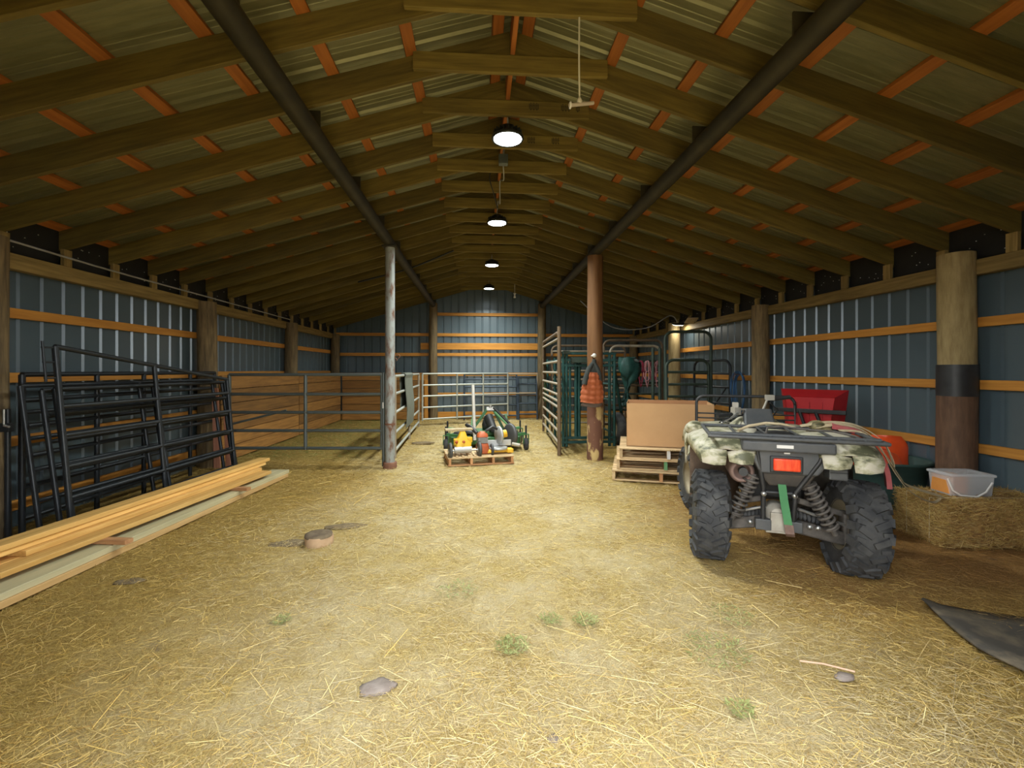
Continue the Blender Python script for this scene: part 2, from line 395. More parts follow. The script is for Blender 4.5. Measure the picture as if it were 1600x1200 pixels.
for s in (-1, 1):
    m = MB(); m.tube([(s*1.58, .9, 0), (s*1.58, 13.4, 0)], .075, 12)
    o = m.build('support_beam', m_beam, ceiling); o.location = (0, 0, zb(1.58)-.165)
    for k in range(0, 21, 2):
        y = 1.2+.61*k+.05
        c = MB(); c.box((0,0,0), (.13,.012,.16)); q = c.build('bracket', m_beam, o); q.location = (s*1.58, y, .09)

# posts
def post(loc, r, h, label, m, seg=18, name='log_post'):
    rings = []
    ph = random.random()*6
    for i in range(9):
        z = h*i/8; rr = r*(1.03-.05*i/8)*(1+.015*math.sin(i*2.1+ph))
        rings.append([(rr*(1+.02*math.sin(3*a+ph+z))*math.cos(a)+.006*math.sin(z*2+ph), rr*(1+.02*math.sin(3*a+ph+z))*math.sin(a), z) for a in [2*PI*k/seg for k in range(seg)]])
    mb = MB(); mb.loft(rings); o = mb.build(name, m); o.location = loc
    return tag(o, label, 'post', 'barn posts')
PX = 4.31
post((-PX,4.05,-.03), .135, 2.56, 'dark round log post at the left edge beside the pipe panels', m_log)
post((-PX,7.1,-.03), .13, 2.46, 'round log post on the left wall behind the black panel stack', m_log)
post((-PX,10.15,-.03), .13, 2.46, 'round log post on the left wall behind the black pipe gate', m_log)
post((-PX,13.2,-.03), .12, 2.46, 'round log post in the far left corner', m_log)
post((PX,7.1,-.03), .13, 2.5, 'dark round log post on the right wall beside the blue hose', m_log)
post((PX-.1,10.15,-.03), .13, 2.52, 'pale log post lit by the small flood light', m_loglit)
post((PX,13.2,-.03), .12, 2.46, 'round log post in the far right corner', m_log)
post((-1.58,13.28,-.03), .12, 3.38, 'tall dark log post at the back wall under the left beam', m_log)
post((1.58,13.28,-.03), .12, 3.38, 'tall dark log post at the back wall under the right beam', m_log)
t = thing('log_post', 'thick log post beside the hay bale with a black band around it', 'post', (PX,4.05,-.03), group='barn posts')
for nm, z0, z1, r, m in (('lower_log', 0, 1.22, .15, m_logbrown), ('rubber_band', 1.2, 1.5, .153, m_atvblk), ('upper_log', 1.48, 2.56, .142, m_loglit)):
    mb = MB(); mb.loft([[(r*(1+.025*math.sin(3*a+z*3))*math.cos(a), r*(1+.025*math.sin(3*a+z*3))*math.sin(a), z) for a in [2*PI*k/20 for k in range(20)]] for z in np.linspace(z0, z1, 7)])
    mb.build(nm, m, t)
# the two posts under the beams
HB = zb(1.58)-.235
t = thing('steel_post', 'rusty galvanised round steel post under the left roof beam', 'post', (-1.56,6.75,0))
mb = MB(); mb.lathe([(.07,0),(.07,HB)], 18, caps=True); mb.build('pipe', m_galv, t)
mb = MB(); mb.lathe([(.075,.62),(.075,.645)], 18, caps=True); mb.build('weld_ring', m_rust, t)
mb = MB(); mb.lathe([(.10,-.03),(.10,.07),(.095,.08),(.06,.08)], 18, caps=True); mb.build('base_collar', m_rust, t)
mb = MB(); mb.tube([(.07,-.02,1.62)]+arc((.115,-.02,1.62),.03,180,-90,6), .006, 6); mb.tube([(.08,-.03,1.6),(.11,-.02,1.56),(.09,-.03,1.55)], .006, 6); mb.build('chain_hook', m_rust, t)
mb = MB(); mb.box((0,0,HB-.01), (.2,.2,.02)); mb.build('cap_plate', m_beam, t)
t = wooden_post = thing('wooden_post', 'reddish round wooden post with peeling bark under the right roof beam', 'post', (1.57,7.1,0))
for nm, z0, z1, r, m in (('lower_log', -.03, .92, .128, m_peel), ('upper_log', .9, HB, .122, m_logred)):
    mb = MB(); mb.loft([[(r*(1+.02*math.sin(3*a+z*3))*math.cos(a), r*(1+.02*math.sin(3*a+z*3))*math.sin(a), z) for a in [2*PI*k/20 for k in range(20)]] for z in np.linspace(z0, z1, 9)])
    mb.build(nm, m, t)

# plank lining of the pen
lining = structure('trim_1', 'weathered wooden plank lining of the left rear pen', 'plank wall')
for j in range(6):
    z = .12+j*.222
    for a, b in ((7.16, 10.12), (10.16, 13.1)): board('plank', (-4.16+random.uniform(-.008,.008), a, z), (-4.16, b, z), .04, .212, m_planks, lining)
    board('plank', (-4.1, 13.14, z), (-1.72, 13.14+random.uniform(-.01,.01), z), .04, .212, m_planks, lining)
board('end_board', (-1.76, 13.09, .02), (-1.76, 13.09, 1.14), .04, .1, m_girt, lining, up=(1,0,0))

# ------------------------------------------------------------------ loose straw
def straw_mesh(name, x, y, z, L, W, ang, tilt, tint, parent=None, roll=None):
    n = len(x); ca, sa = np.cos(ang), np.sin(ang); ct, st = np.cos(tilt), np.sin(tilt)
    d = np.stack([ca*ct, sa*ct, st], 1)*(L/2)[:, None]
    rl = np.zeros(n) if roll is None else roll
    side = np.stack([-sa*np.cos(rl), ca*np.cos(rl), np.sin(rl)], 1)*(W/2)[:, None]
    c = np.stack([x, y, z], 1)
    P = np.stack([c-d-side, c-d+side, c+d+side, c+d-side], 1).reshape(-1, 3)
    me = bpy.data.meshes.new(name); me.vertices.add(4*n); me.vertices.foreach_set('co', P.astype(np.float32).ravel())
    me.loops.add(4*n); me.loops.foreach_set('vertex_index', np.arange(4*n, dtype=np.int32))
    me.polygons.add(n); me.polygons.foreach_set('loop_start', np.arange(0, 4*n, 4, dtype=np.int32))
    me.update(calc_edges=True); me.validate()
    a = me.attributes.new('tint', 'FLOAT_COLOR', 'POINT'); a.data.foreach_set('color', np.repeat(np.c_[tint, np.ones(n)], 4, axis=0).astype(np.float32).ravel())
    return link(name, me, m_straw, parent)
rng = np.random.default_rng(5)
n = 380000
yy = 1.1 + 12.2*rng.random(n)**2.0; xx = -.1 + (rng.random(n)*2-1)*np.minimum(4.35, 1.35*yy+.6)
clump = .5+.5*np.sin(3.1*xx+1.7*np.sin(1.9*yy))*np.sin(2.7*yy+1.3*np.sin(2.3*xx))
keep = rng.random(n) < .45+.55*clump; xx, yy = xx[keep], yy[keep]; n = len(xx)
pal = np.array([(.62,.46,.16),(.54,.38,.11),(.70,.57,.28),(.40,.26,.08),(.66,.51,.21),(.50,.38,.18)])
tint = pal[rng.integers(0, len(pal), n)]*(.62+.68*rng.random((n,1)))
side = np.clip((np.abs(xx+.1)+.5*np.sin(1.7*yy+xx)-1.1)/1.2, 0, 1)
tint = tint*(1-side[:,None]*np.array([.10,.20,.42]))  # sides more golden, and darker to put the dim corners into the tint
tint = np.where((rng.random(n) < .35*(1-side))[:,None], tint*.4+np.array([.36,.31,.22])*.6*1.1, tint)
brown = np.clip((xx-1.9+.4*np.sin(yy*2))/1.2, 0, 1)*np.clip((5.6-yy)/1.2, 0, 1)*np.clip((yy-2.1)/.7, 0, 1)
tint = tint*(1-.42*brown[:,None]*np.array([.75,1.15,1.2]))
grn = np.clip((-1.9-xx)/.5, 0, 1)*np.clip((yy-7.2)/.5, 0, 1)*(rng.random(n) < .6)
tint = tint*(1-grn[:,None]) + grn[:,None]*np.array([.22,.24,.06])
bias = rng.normal(0, .8, n) + np.where(rng.random(n) < .45, -.35, rng.random(n)*PI)
big = rng.random(n) < .018
LL = np.where(big, .10+.13*rng.random(n), .015+.055*rng.random(n)); WW = np.where(big, .0022+.0014*rng.random(n), .0013+.0013*rng.random(n))*(.72+.14*np.clip(yy-2,0,9))
tl = rng.normal(0, .14, n); zz = gh(xx, yy)-.008 + .012*rng.random(n) + np.abs(np.sin(tl))*LL/2
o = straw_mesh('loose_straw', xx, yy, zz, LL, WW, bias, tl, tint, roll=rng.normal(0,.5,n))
tag(o, 'loose yellow straw scattered over the whole barn floor', 'straw', kind='stuff')

# ------------------------------------------------------------------ ceiling lamps and hanging things
m_lens = emis('lamp_lens', (.86,.95,1.0), 14)
def lamp(y, label, z=3.57):
    t = thing('high_bay_lamp', label, 'lamp', (0, y, z), group='ceiling lamps along the ridge')
    mb = MB(); mb.lathe([(.125,.012),(.145,0),(.152,.012),(.15,.03),(.12,.05),(.10,.055)], 32); mb.lathe([(.10,.055),(.075,.09),(.07,.12),(.0,.12)], 24)
    for k in range(20):
        a = 2*PI*k/20; mb.box((.11*math.cos(a), .11*math.sin(a), .062), (.05,.005,.045), Matrix.Rotation(a, 4, 'Z'))
    mb.build('housing', m_lampbody, t)
    mb = MB(); mb.lathe([(0,.004),(.06,.003),(.13,.006),(.13,.012)], 32); mb.build('lens', m_lens, t)
    mb = MB(); mb.tube([(0,0,.12),(0,0,.2)], .008, 6); mb.tube([(0,0,.2)]+arc((0,0,.215),.015,-90,240,8,'yz'), .004, 6); mb.build('hook', m_wire, t)
    L = bpy.data.lights.new('lamp_light', 'AREA'); L.shape = 'DISK'; L.size = .25; L.spread = R(150); L.energy = LAMP_W; L.color = (.94,1,.95)
    lo = bpy.data.objects.new('lamp_light', L); col.objects.link(lo); lo.parent = t; lo.location = (0,0,-.004)
for y, lab in ((4.25, 'nearest and largest round lamp glowing under the roof ridge'), (6.69, 'second round lamp from the front glowing under the roof ridge'),
               (9.4, 'third round lamp from the front glowing under the ridge'), (12.1, 'farthest round lamp glowing near the back wall')): lamp(y, lab)
t = thing('junction_box', 'small grey junction box under the ridge between the two nearest lamps', 'electrical box', (0,5.0,3.68))
mb = MB(); mb.box((0,0,.05), (.10,.07,.11)); mb.build('box', m_pipegrey, t, .006)
mb = MB(); mb.tube([(0,0,.1),(.01,0,.2),(0,.02,.3)], .012, 6); mb.build('conduit', m_wire, t)
def cable(name, pts, r, m, label, cat='cable', sub=6):
    P = [Vector(p) for p in pts]; out = []
    for i in range(len(P)-1):
        p0 = P[max(i-1,0)]; p1 = P[i]; p2 = P[i+1]; p3 = P[min(i+2,len(P)-1)]
        for k in range(sub):
            u = k/sub; out.append(.5*((2*p1)+(p2-p0)*u+(2*p0-5*p1+4*p2-p3)*u*u+(3*p1-p0-3*p2+p3)*u**3))
    out.append(P[-1]); mb = MB(); mb.tube(out, r, 6); o = mb.build(name, m)
    return tag(o, label, cat) if label else o
cable('cable', [(0,5.05,3.72),(.02,5.3,3.64),(-.01,5.6,3.74),(.01,6.0,3.62),(0,6.3,3.76),(0,6.62,3.74)], .008, m_wire, 'grey cable drooping along the ridge towards the second lamp')
cable('cable', [(-.06,5.45,3.90),(-.14,5.5,3.76),(-.08,5.7,3.62),(-.02,6.1,3.6),(.0,6.5,3.76)], .007, m_wireblk, 'thin black looping cable under the ridge near the second lamp')
cable('cable', [(-4.27,4.1,2.53),(-4.27,5.3,2.505),(-4.27,6.9,2.5),(-4.27,10,2.49)], .010, m_wire, 'grey cable strung along the eave of the left wall')
cable('cable', [(-2.6,9.0,3.12),(-1.6,8.9,3.38),(-.75,8.75,3.70)], .018, m_wireblk, 'black cable crossing the left roof slope')
cable('cable', [(1.9,9.6,2.9),(2.6,9.7,2.36),(3.4,9.75,2.34),(3.95,9.8,2.62),(4.22,10,2.5)], .011, m_wire, 'grey cable sagging towards the small flood light on the right')
t = thing('pull_rope', 'white rope with a wooden crossbar handle hanging from the roof', 'rope', (.40,2.99,3.19))
mb = MB(); mb.tube([(0,0,0),(-.004,0,.3),(0,.0,.78)], .006, 8); mb.lathe([(0,-.01),(.016,0),(.018,.02),(.008,.045),(0,.05)], 10); mb.build('rope', m_white, t)
h = MB(); h.tube([(-.075,-.03,-.028),(.10,.03,.03)], [.0125,.0125], 10); h.build('handle', mat('grey_stick', (.42,.36,.33), (.52,.46,.42), .7), t)
k_ = MB(); k_.tube(arc((-.068,-.028,-.026), .017, 0, 330, 8, 'yz'), .007, 6); k_.build('knot', m_white, t)
t = thing('bulb_socket', 'tiny white bulb socket under the far right roof slope', 'socket', (.72,12.5,3.40))
mb = MB(); mb.lathe([(0,0),(.03,.005),(.035,.03),(.02,.05),(.018,.1),(.04,.12),(.04,.13),(0,.13)], 12); mb.build('socket', m_white, t)
mb = MB(); mb.tube([(0,0,.13),(0,0,.38)], .006, 6); mb.build('cord', m_white, t)
t = thing('flood_light', 'small twin flood light on the pale log post at right', 'lamp', (4.22,9.88,2.42))
mb = MB(); mb.box((-.06,-.02,.02), (.22,.16,.03), Matrix.Rotation(.25,4,'X')); mb.build('lit_head', m_lampbody, t, .006)
mb = MB(); mb.box((-.06,-.025,.001), (.19,.13,.006), Matrix.Rotation(.25,4,'X')); mb.build('lens', emis('flood_lens', (1,.98,.9), 9), t)
mb = MB(); mb.box((.06,-.42,.06), (.24,.2,.02), Matrix.Rotation(-.5,4,'X')); mb.build('unlit_head', m_beige, t, .004)
mb = MB(); mb.tube([(.02,.12,.05),(-.02,0,.05),(.05,-.4,.08)], .012, 6); mb.build('bracket', m_lampbody, t)
L = bpy.data.lights.new('flood_glow', 'AREA'); L.shape = 'RECTANGLE'; L.size = .18; L.size_y = .12; L.energy = 9; L.color = (1,.96,.84)
lo = bpy.data.objects.new('flood_glow', L); col.objects.link(lo); lo.parent = t; lo.location = (-.06,-.03,-.006); lo.rotation_euler = (-.35,0,0)

# ------------------------------------------------------------------ pipe panels and gates
def panel(name, label, p0, p1, rails, m, ups=(0,.5,1), r=.019, ztop=None, zfoot=.0, lean=0, bow=False, group=None, top2=None, cat='gate', z0=0, brace=None, mu=None):
    p0 = Vector((*p0, z0)); p1 = Vector((*p1, z0)); d = p1-p0; L = d.length
    if name == 'corral_fence': cat = 'fence'
    t = thing(name, label, cat, p0, (lean, 0, math.atan2(d.y, d.x)), group)
    H = ztop or max(rails)
    mu = mu or m
    if bow:
        rc = .14; mb = MB()
        mb.tube([(0,0,zfoot),(0,0,H-rc)]+arc((rc,0,H-rc),rc,180,90)+arc((L-rc,0,H-rc),rc,90,0)+[(L,0,zfoot)], r*1.15, 10); mb.build('frame', mu, t)
        ups = [u for u in ups if 0 < u < 1]
    for z in rails:
        zr = z if top2 is None or z != max(rails) else None
        if zr is None: pipe('rail', (0,0,z), (L,0,top2), r, m, t)
        else: pipe('rail', (0,0,z), (L,0,z), r, m, t)
    for u in ups:
        zt = H if top2 is None else H+(top2-H)*u
        pipe('upright', (u*L,0,zfoot), (u*L,0,zt), r*1.08, mu, t)
    if brace: pipe('brace', *brace, r*.7, m, t)
    return t
G = 'black corral panels on the left'
LN = -.14
tall_gate = panel('corral_fence', 'tall black gate leaning in front of the panel stack, its top rail sloping down', (-3.62,4.02), (-3.48,6.28), [.12,.36,.62,.88,1.12,1.62], m_pipeblk, (0,.46,1), ztop=1.62, top2=1.3, lean=-.09, group=G, r=.021)
panel('corral_fence', 'black pipe panel leaning second from the front of the stack on the left', (-3.70,4.14), (-3.52,6.40), [.10,.33,.58,.84,1.06,1.27], m_pipeblk, (0,.48,1), lean=LN, group=G)
panel('corral_fence', 'black pipe panel leaning in the middle of the stack on the left', (-3.77,4.10), (-3.58,6.44), [.12,.36,.60,.82,1.04,1.26], m_pipeblk, (0,.5,1), lean=LN, group=G)
panel('corral_fence', 'black pipe panel leaning at the back of the stack, nearest the left log post', (-3.86,4.02), (-3.66,6.36), [.10,.34,.60,.86,1.08,1.30], m_pipeblk, (0,.5,1), lean=LN, group=G)
panel('corral_fence', 'upright black pipe panel standing against the left wall', (-4.14,4.16), (-4.12,6.95), [.15,.42,.68,.94,1.16,1.38], m_pipeblk, (0,.27,.5,.8,1), r=.022, lean=0, group=G)
pipe('hinge_pin', (-.10,0,1.33), (-.10,0,1.66), .010, m_pipeblk, tall_gate)
for z in (1.36,1.49,1.61): pipe('hinge_strap', (-.11,0,z), (0,0,z), .008, m_pipeblk, tall_gate)
t = thing('pipe_post', 'dark pipe gate post with latch beside the left edge log', 'post', (-4.12,4.02,0))
pipe('tube', (0,0,0), (0,0,1.10), .02, m_pipeblk, t)
mb = MB(); mb.box((-.03,-.01,.95), (.14,.04,.07)); mb.build('latch', m_pipeblk, t, .004)
mb = MB(); mb.tube([(.02,-.05,.98),(.02,-.05,1.1)], .008, 6); mb.tube([(.03,-.06,.97),(.07,-.06,.96)], .01, 6); mb.build('bolt', m_chrome, t)
panel('pipe_gate', 'dark grey pipe gate between the left log post and steel post', (-3.96,7.04), (-1.70,6.86), [.26,.52,.79,1.06,1.35], m_pipegrey, (0,.5,1), zfoot=.24, r=.024, brace=((.05,0,.62),(.85,0,.82)), mu=m_pipegrey)
t = thing('gate_post', 'slim grey post holding the free end of the pipe gate', 'post', (-1.67,6.83,0)); pipe('tube', (0,0,0), (0,0,1.38), .024, m_pipegrey, t)
mb = MB(); mb.box((.0,-.03,.9), (.02,.01,.09)); mb.build('tag_plate', m_white, t)
mb = MB(); mb.tube([(0,0,1.1),(.03,-.03,1.1),(.03,-.03,1.18)], .008, 6); mb.build('latch', m_rust, t)
panel('pipe_gate', 'pale pipe gate running back from the steel post with a mat over it', (-1.60,7.35), (-1.74,11.3), [.14,.42,.74,1.04,1.32], m_pipelight, (0,.5,1), zfoot=.02, r=.023, mu=m_piperust)
panel('pipe_gate', 'long pale galvanised pipe gate across the rear behind the mower', (-1.70,11.72), (.55,12.85), [.16,.46,.75,1.03,1.32], m_pipelight, (0,.38,.69,1), zfoot=.12, r=.022)
pipe_l = panel('pipe_gate', 'short pale rail panel closing the rear to the back right post', (.58,12.86), (1.42,13.05), [.75,1.30], m_piperust, (1,), zfoot=.02, r=.022)
panel('corral_fence', 'navy pipe panel leaning on the back wall', (-.68,12.95), (.82,12.95), [.12,.42,.68,.94,1.16,1.30], m_pipeblue, (0,1), r=.022, lean=-.12)
panel('corral_fence', 'navy pipe panel leaning on the back wall beside the right post', (.84,12.92), (1.40,12.92), [.16,.46,.72,1.02,1.22], m_pipeblue, (0,.05,1), r=.022, lean=-.12)
# rubber mat draped over the pale gate
mb = MB(); path = []
for i in range(26):
    u = i/25
    if u < .55: z = .36+u/.55*.96; x = .055+.02*math.sin(u*9)
    elif u < .7: a = (u-.55)/.15*PI; z = 1.32+.045*math.sin(a); x = .055*math.cos(a)
    else: z = 1.32-(u-.7)/.3*.6; x = -.055-.01*math.sin(u*12)
    path.append((-1.665+x, 9.0, z))
mb.ribbon(path, (.035,-1,0), 1.15, .014); o = mb.build('rubber_mat', m_matgrey)
tag(o, 'grey-green rubber mat draped over the pale pipe gate', 'mat')
# right-hand corral
t = panel('corral_gate', 'tall cream pipe gate swung open left of the wooden post', (1.06,7.48), (1.20,10.30), [.2,.39,.58,.79,.89,1.0,1.18,1.37,1.56,1.94], m_piperust, (0,1), ztop=2.05, zfoot=.02, r=.023, bow=True, mu=m_pipebrown)
pipe('hinge_post', (-.02,0,0), (-.02,0,2.14), .032, m_pipebrown, t)
mb = MB(); mb.tube([(2.84,-.03,1.15),(2.84,-.03,.7)], .025, 8); mb.build('latch', m_greenlt, t)
panel('corral_fence', 'tall rusty pipe panel standing across behind the chute', (1.42,10.45), (3.1,10.3), [.2,.4,.6,.8,1.0,1.2,1.4,1.6,1.85], m_piperust, (0,.5,1), ztop=1.98, r=.022, bow=True, mu=m_pipebrown)
panel('corral_fence', 'cream arched pipe panel with halters behind the cardboard box', (2.36,8.95), (3.36,8.88), [.3,.62,.94,1.16,1.38,1.60], m_pipegreen, (0,1), ztop=1.90, r=.022, bow=True, mu=m_piperust)
panel('corral_fence', 'rusty arched pipe panel just behind the cream arched one', (2.30,9.22), (3.50,9.12), [.3,.7,1.1,1.5], m_pipebrown, (0,1), ztop=2.03, r=.022, bow=True, mu=m_pipebrown)
panel('corral_fence', 'tall dark green bow gate under the flood light', (3.14,8.12), (3.97,8.04), [.35], m_pipegreen, (0,1), ztop=2.12, r=.024, bow=True)
panel('corral_fence', 'lower dark green bow panel in front of the tall bow gate', (3.10,7.98), (3.86,7.92), [.4,.72,.94,1.16,1.38], m_pipegreen, (0,1), ztop=1.60, r=.024, bow=True)
panel('corral_fence', 'dark pipe panel against the right wall behind the hose', (4.0,8.75), (4.30,7.98), [.45,.8,1.1,1.35], m_pipeblk, (0,1), ztop=1.60, r=.02, bow=True, brace=((.05,0,.2),(.75,0,1.1)))
for dx, lab in ((0,'dark green pipe post left of the bow gate'), (.10,'second dark green pipe post touching the bow gate')):
    t = thing('pipe_post', lab, 'post', (2.98+dx,8.3-dx*.8,0)); pipe('tube', (0,0,0), (0,0,1.82), .03, m_pipegreen, t)
    mb = MB(); mb.lathe([(.03,1.82),(.022,1.835),(0,1.84)], 10); mb.build('cap', m_pipegreen, t)

# cattle squeeze chute
t = thing('cattle_chute', 'teal steel cattle squeeze chute behind the wooden post', 'cattle chute', (1.27,8.22,0))
for x, m in ((.0,m_teal),(.06,m_teal),(.86,m_teal),(.95,m_teal)): pipe('column', (x,0,.02), (x,0,1.76 if x < .5 else 1.70), .028, m, t)
for x in (.13,.24,.30,.62,.70): pipe('head_bar', (x,.03,.18), (x,.03,1.58), .024 if x not in (.24,.30) else .03, m_teal, t)
for z in (.1,.18,1.50,1.60,1.72): board('crossbar', (-.03,.0,z), (.98,.0,z), .05, .045, m_teal, t)
for y in (.9,1.9):
    for x in (0,.95): pipe('column', (x,y,.02), (x,y,1.66), .028, m_teal, t)
for x in (0,.95):
    for z in (.25,.55,.85,1.15,1.6): pipe('side_rail', (x,0,z), (x,1.9,z), .02, m_teal, t)
board('brace', (.95,.1,1.6), (1.25,.5,.55), .05, .05, m_teal, t)
mb = MB(); mb.box((.28,-.06,1.60), (.3,.08,.1)); mb.box((.05,-.03,1.74), (.12,.08,.06)); mb.tube([(.4,-.08,1.58),(.48,-.1,1.50),(.5,-.1,1.40)], .02, 8); mb.build('latch_box', m_pipegreen, t, .006)
AX = Matrix(((0,0,1,0),(1,0,0,0),(0,1,0,0),(0,0,0,1)))   # lathe axis to x
mb = MB(); mb.lathe([(.16,-.07),(.26,-.09),(.30,-.06),(.31,0),(.30,.06),(.26,.09),(.16,.07)], 28, Matrix.Translation((1.10,.25,.31)) @ AX); w = mb.build('wheel', m_rubber, t)
mb = MB(); mb.lathe([(0,-.03),(.08,-.05),(.17,-.06),(.17,.06),(.08,.05),(0,.03)], 20, Matrix.Translation((1.10,.25,.31)) @ AX); mb.build('rim', m_rim, w)
# tarp bundle and halters on the cream panel
rings = []
for i in range(15):
    u = i/14; z = 1.66-.95*u; w = .13+.08*math.sin(7*u)-.07*u
    rings.append([((w+.045*math.sin(5*a+3*u+i*.4)+.02*math.sin(11*a+i))*math.cos(a)+.03*math.sin(6*u), .5*(w+.03*math.cos(4*a-4*u+i*.7))*math.sin(a), z+.02*math.sin(3*a+i)) for a in [2*PI*k/26 for k in range(26)]])
mb = MB(); mb.loft(rings); o = mb.build('tarp_bundle', m_tealcloth); o.location = (2.66,8.78,0); tag(o, 'crumpled teal tarp hanging on the cream arched panel', 'tarp')
def halter(x, m, label, s):
    t = thing('rope_halter', label, 'halter', (x,8.84,1.58), group='halters on the cream panel'); random.seed(s)
    for nm, w, h in (('nose_loop', .05, .22), ('cheek_loop', .07, .40), ('lead', .03, .52)):
        pts = [(w*math.sin(a)*(1+.3*math.sin(3*a+s)), -.045+.02*math.cos(2*a+s), -h/2*(1-math.cos(a))+.02) for a in [2*PI*k/18 for k in range(18)]]
        mb = MB(); mb.tube(pts, .010, 6, closed=True); mb.build(nm, m, t)
halter(2.93, m_crimson, 'crimson rope halter beside the teal tarp', 1)
halter(3.06, m_pink, 'pink rope halter hanging in the middle of the cream panel', 2)
halter(3.18, m_crimson, 'crimson rope halter hanging between two pink ones', 3)
halter(3.27, m_pink, 'pink rope halter nearest the rounded corner of the cream panel', 5)
# jacket on the wooden post
t = thing('jacket', 'quilted rust-orange jacket with dark sleeves hung on the wooden post', 'jacket', (1.47,6.9,.86))
def garment(z0, z1, wf, df, ox, n=30, q=.02, seg=60):
    rings = []
    for i in range(n+1):
        u = i/n; z = z0+(z1-z0)*u; w, d = wf(u), df(u); rr = []
        for k in range(seg):
            a = 2*PI*k/seg; qq = q*abs(math.sin(z*PI/.085))**.6+ .5*q*abs(math.sin(a*5)) + .008*math.sin(2*a+6*u)
            rr.append((ox(u)+(w+qq)*math.cos(a), -.02+(d+qq)*math.sin(a), z+.012*math.sin(a*2+1)))
        rings.append(rr)
    mb = MB(); mb.loft(rings); return mb
garment(.06,.52, lambda u: .158-.075*u**1.6, lambda u: .06+.0*u, lambda u: -.01+.02*u).build('body', m_jacket, t)
garment(.0,.075, lambda u: .155, lambda u: .058, lambda u: -.012, 4, .003).build('hem', m_jackethem, t)
garment(.50,.72, lambda u: .085-.06*u, lambda u: .05-.025*u, lambda u: .0+.03*u, 8, .004).build('collar', m_jacketdk, t)
mb = MB(); mb.tube([(.0,-.04,.66),(-.06,-.05,.58),(-.10,-.06,.46),(-.135,-.06,.34)], [.03,.04,.045,.04], 10); mb.build('left_sleeve', m_jacketdk, t)
mb = MB(); mb.tube([(.03,-.04,.66),(.07,-.05,.58),(.10,-.05,.50),(.13,-.03,.36)], [.025,.035,.035,.02], 10); mb.build('right_sleeve', m_jacketdk, t)
mb = MB(); mb.tube([(.02,.1,.78),(.02,-.05,.78)], .012, 8); mb.lathe([(0,-.012),(.03,-.008),(.034,.004),(.02,.016),(0,.018)], 14, Matrix.Translation((.02,-.06,.78)) @ Matrix.Rotation(PI/2,4,'X'))
k_ = mb.build('knob', m_white, wooden_post); k_.location = (1.47-1.57,6.9-7.1,.86); k_['label'] = 'white knob holding the jacket'

# ------------------------------------------------------------------ lumber pile
def plank(x, y0, y1, z, w, h, m, label, dx=.13):
    o = board('lumber_plank', (x+dx*(y0-4), y0, z), (x+dx*(y1-4), y1, z), w, h, m); return tag(o, label, 'plank', 'lumber pile')
plank(-3.11, 2.2, 6.25, .022, .235, .044, m_base, 'bottom tan plank of the lumber pile lying on the straw', .09)
plank(-3.125, 2.1, 6.30, .066, .235, .044, m_treated, 'wide greenish treated plank on the bottom plank of the lumber pile', .09)
plank(-3.37, 2.3, 6.0, .045, .235, .09, m_base, 'timber under the back of the lumber pile, mostly hidden', .09)
zs_ = .09
for y, x0, x1, lab in ((2.75,-3.52,-3.0,'nearest reddish spacer stick across the lumber pile'), (3.72,-3.40,-2.94,'reddish spacer stick jutting out at the middle of the lumber pile'), (5.25,-3.22,-2.80,'farthest reddish spacer stick jutting from the lumber pile')):
    tag(board('spacer_stick', (x0, y+.04, zs_+.017), (x1, y-.03, zs_+.017), .07, .034, m_sticker), lab, 'stick', 'spacer sticks in the lumber pile')
za = zs_+.034+.019
plank(-3.17, 3.05, 5.9, za, .14, .038, m_new, 'single front plank resting on the spacer sticks of the lumber pile')
plank(-3.325, 3.02, 5.75, za, .14, .038, m_new, 'plank under the stack at the back of the lumber pile')
plank(-3.285, 3.3, 5.9, za+.04, .14, .038, m_new, 'second plank from the bottom of the bright lumber stack')
plank(-3.325, 3.0, 6.05, za+.08, .14, .038, m_new, 'third plank from the bottom of the bright lumber stack')
plank(-3.312, 2.4, 6.12, za+.12, .14, .038, m_new, 'topmost bright plank of the lumber pile', .128)
tag(board('wood_offcut', (-3.37, 3.62, za+.02+.018), (-3.27, 3.60, za+.02+.018), .09, .036, m_sticker), 'small reddish offcut block wedged in the lumber stack', 'wood block')

# ------------------------------------------------------------------ pallets and cardboard box
def pallet(loc, rz, label, Lx=1.2, Ly=1.0, mark=False, end=None):
    t = thing('pallet', label, 'pallet', loc, (0,0,rz), 'wooden pallets under the box')
    for i in range(7): board('deck_board', (0, .05+i*(Ly-.1)/6, .132), (Lx, .05+i*(Ly-.1)/6, .132), .10 if i not in (0,6) else .13, .018, m_pallet, t)
    for i in range(3): board('bottom_board', (0, .06+i*(Ly-.12)/2, .009), (Lx, .06+i*(Ly-.12)/2, .009), .10, .018, m_pallet, t)
    for x in (.02, Lx/2, Lx-.02): board('stringer', (x, 0, .0705), (x, Ly, .0705), .038, .105, m_pallet, t)
    if end: mb = MB(); mb.box((Lx/2,-.002,.0705), (.042,.006,.105)); mb.build('painted_end', end, t)
    if mark:
        mb = MB()
        for x0, n in ((.62,5),(.80,4)):
            for i in range(n):
                mb.box((x0+i*.024, -.021, .132), (.004,.001,.014)); mb.box((x0+.006+i*.024, -.021, .132+(.005 if i % 2 else -.005)), (.012,.001,.003))
        mb.build('stencil', m_ink, t)
    return t
rz = -R(19)
pallet((1.44,5.74,0), rz, 'bottom pallet of the three under the cardboard box', end=m_sticker)
pallet((1.50,5.74,.142), rz+.03, 'middle pallet of the three under the cardboard box', end=m_greenlt)
pallet((1.53,5.72,.284), rz+.01, 'top pallet directly beneath the cardboard box', mark=True, end=m_white)
m_salmon = mat('salmon_board', (.42,.17,.10), (.55,.26,.17), .8, scale=3, stretch=GR)
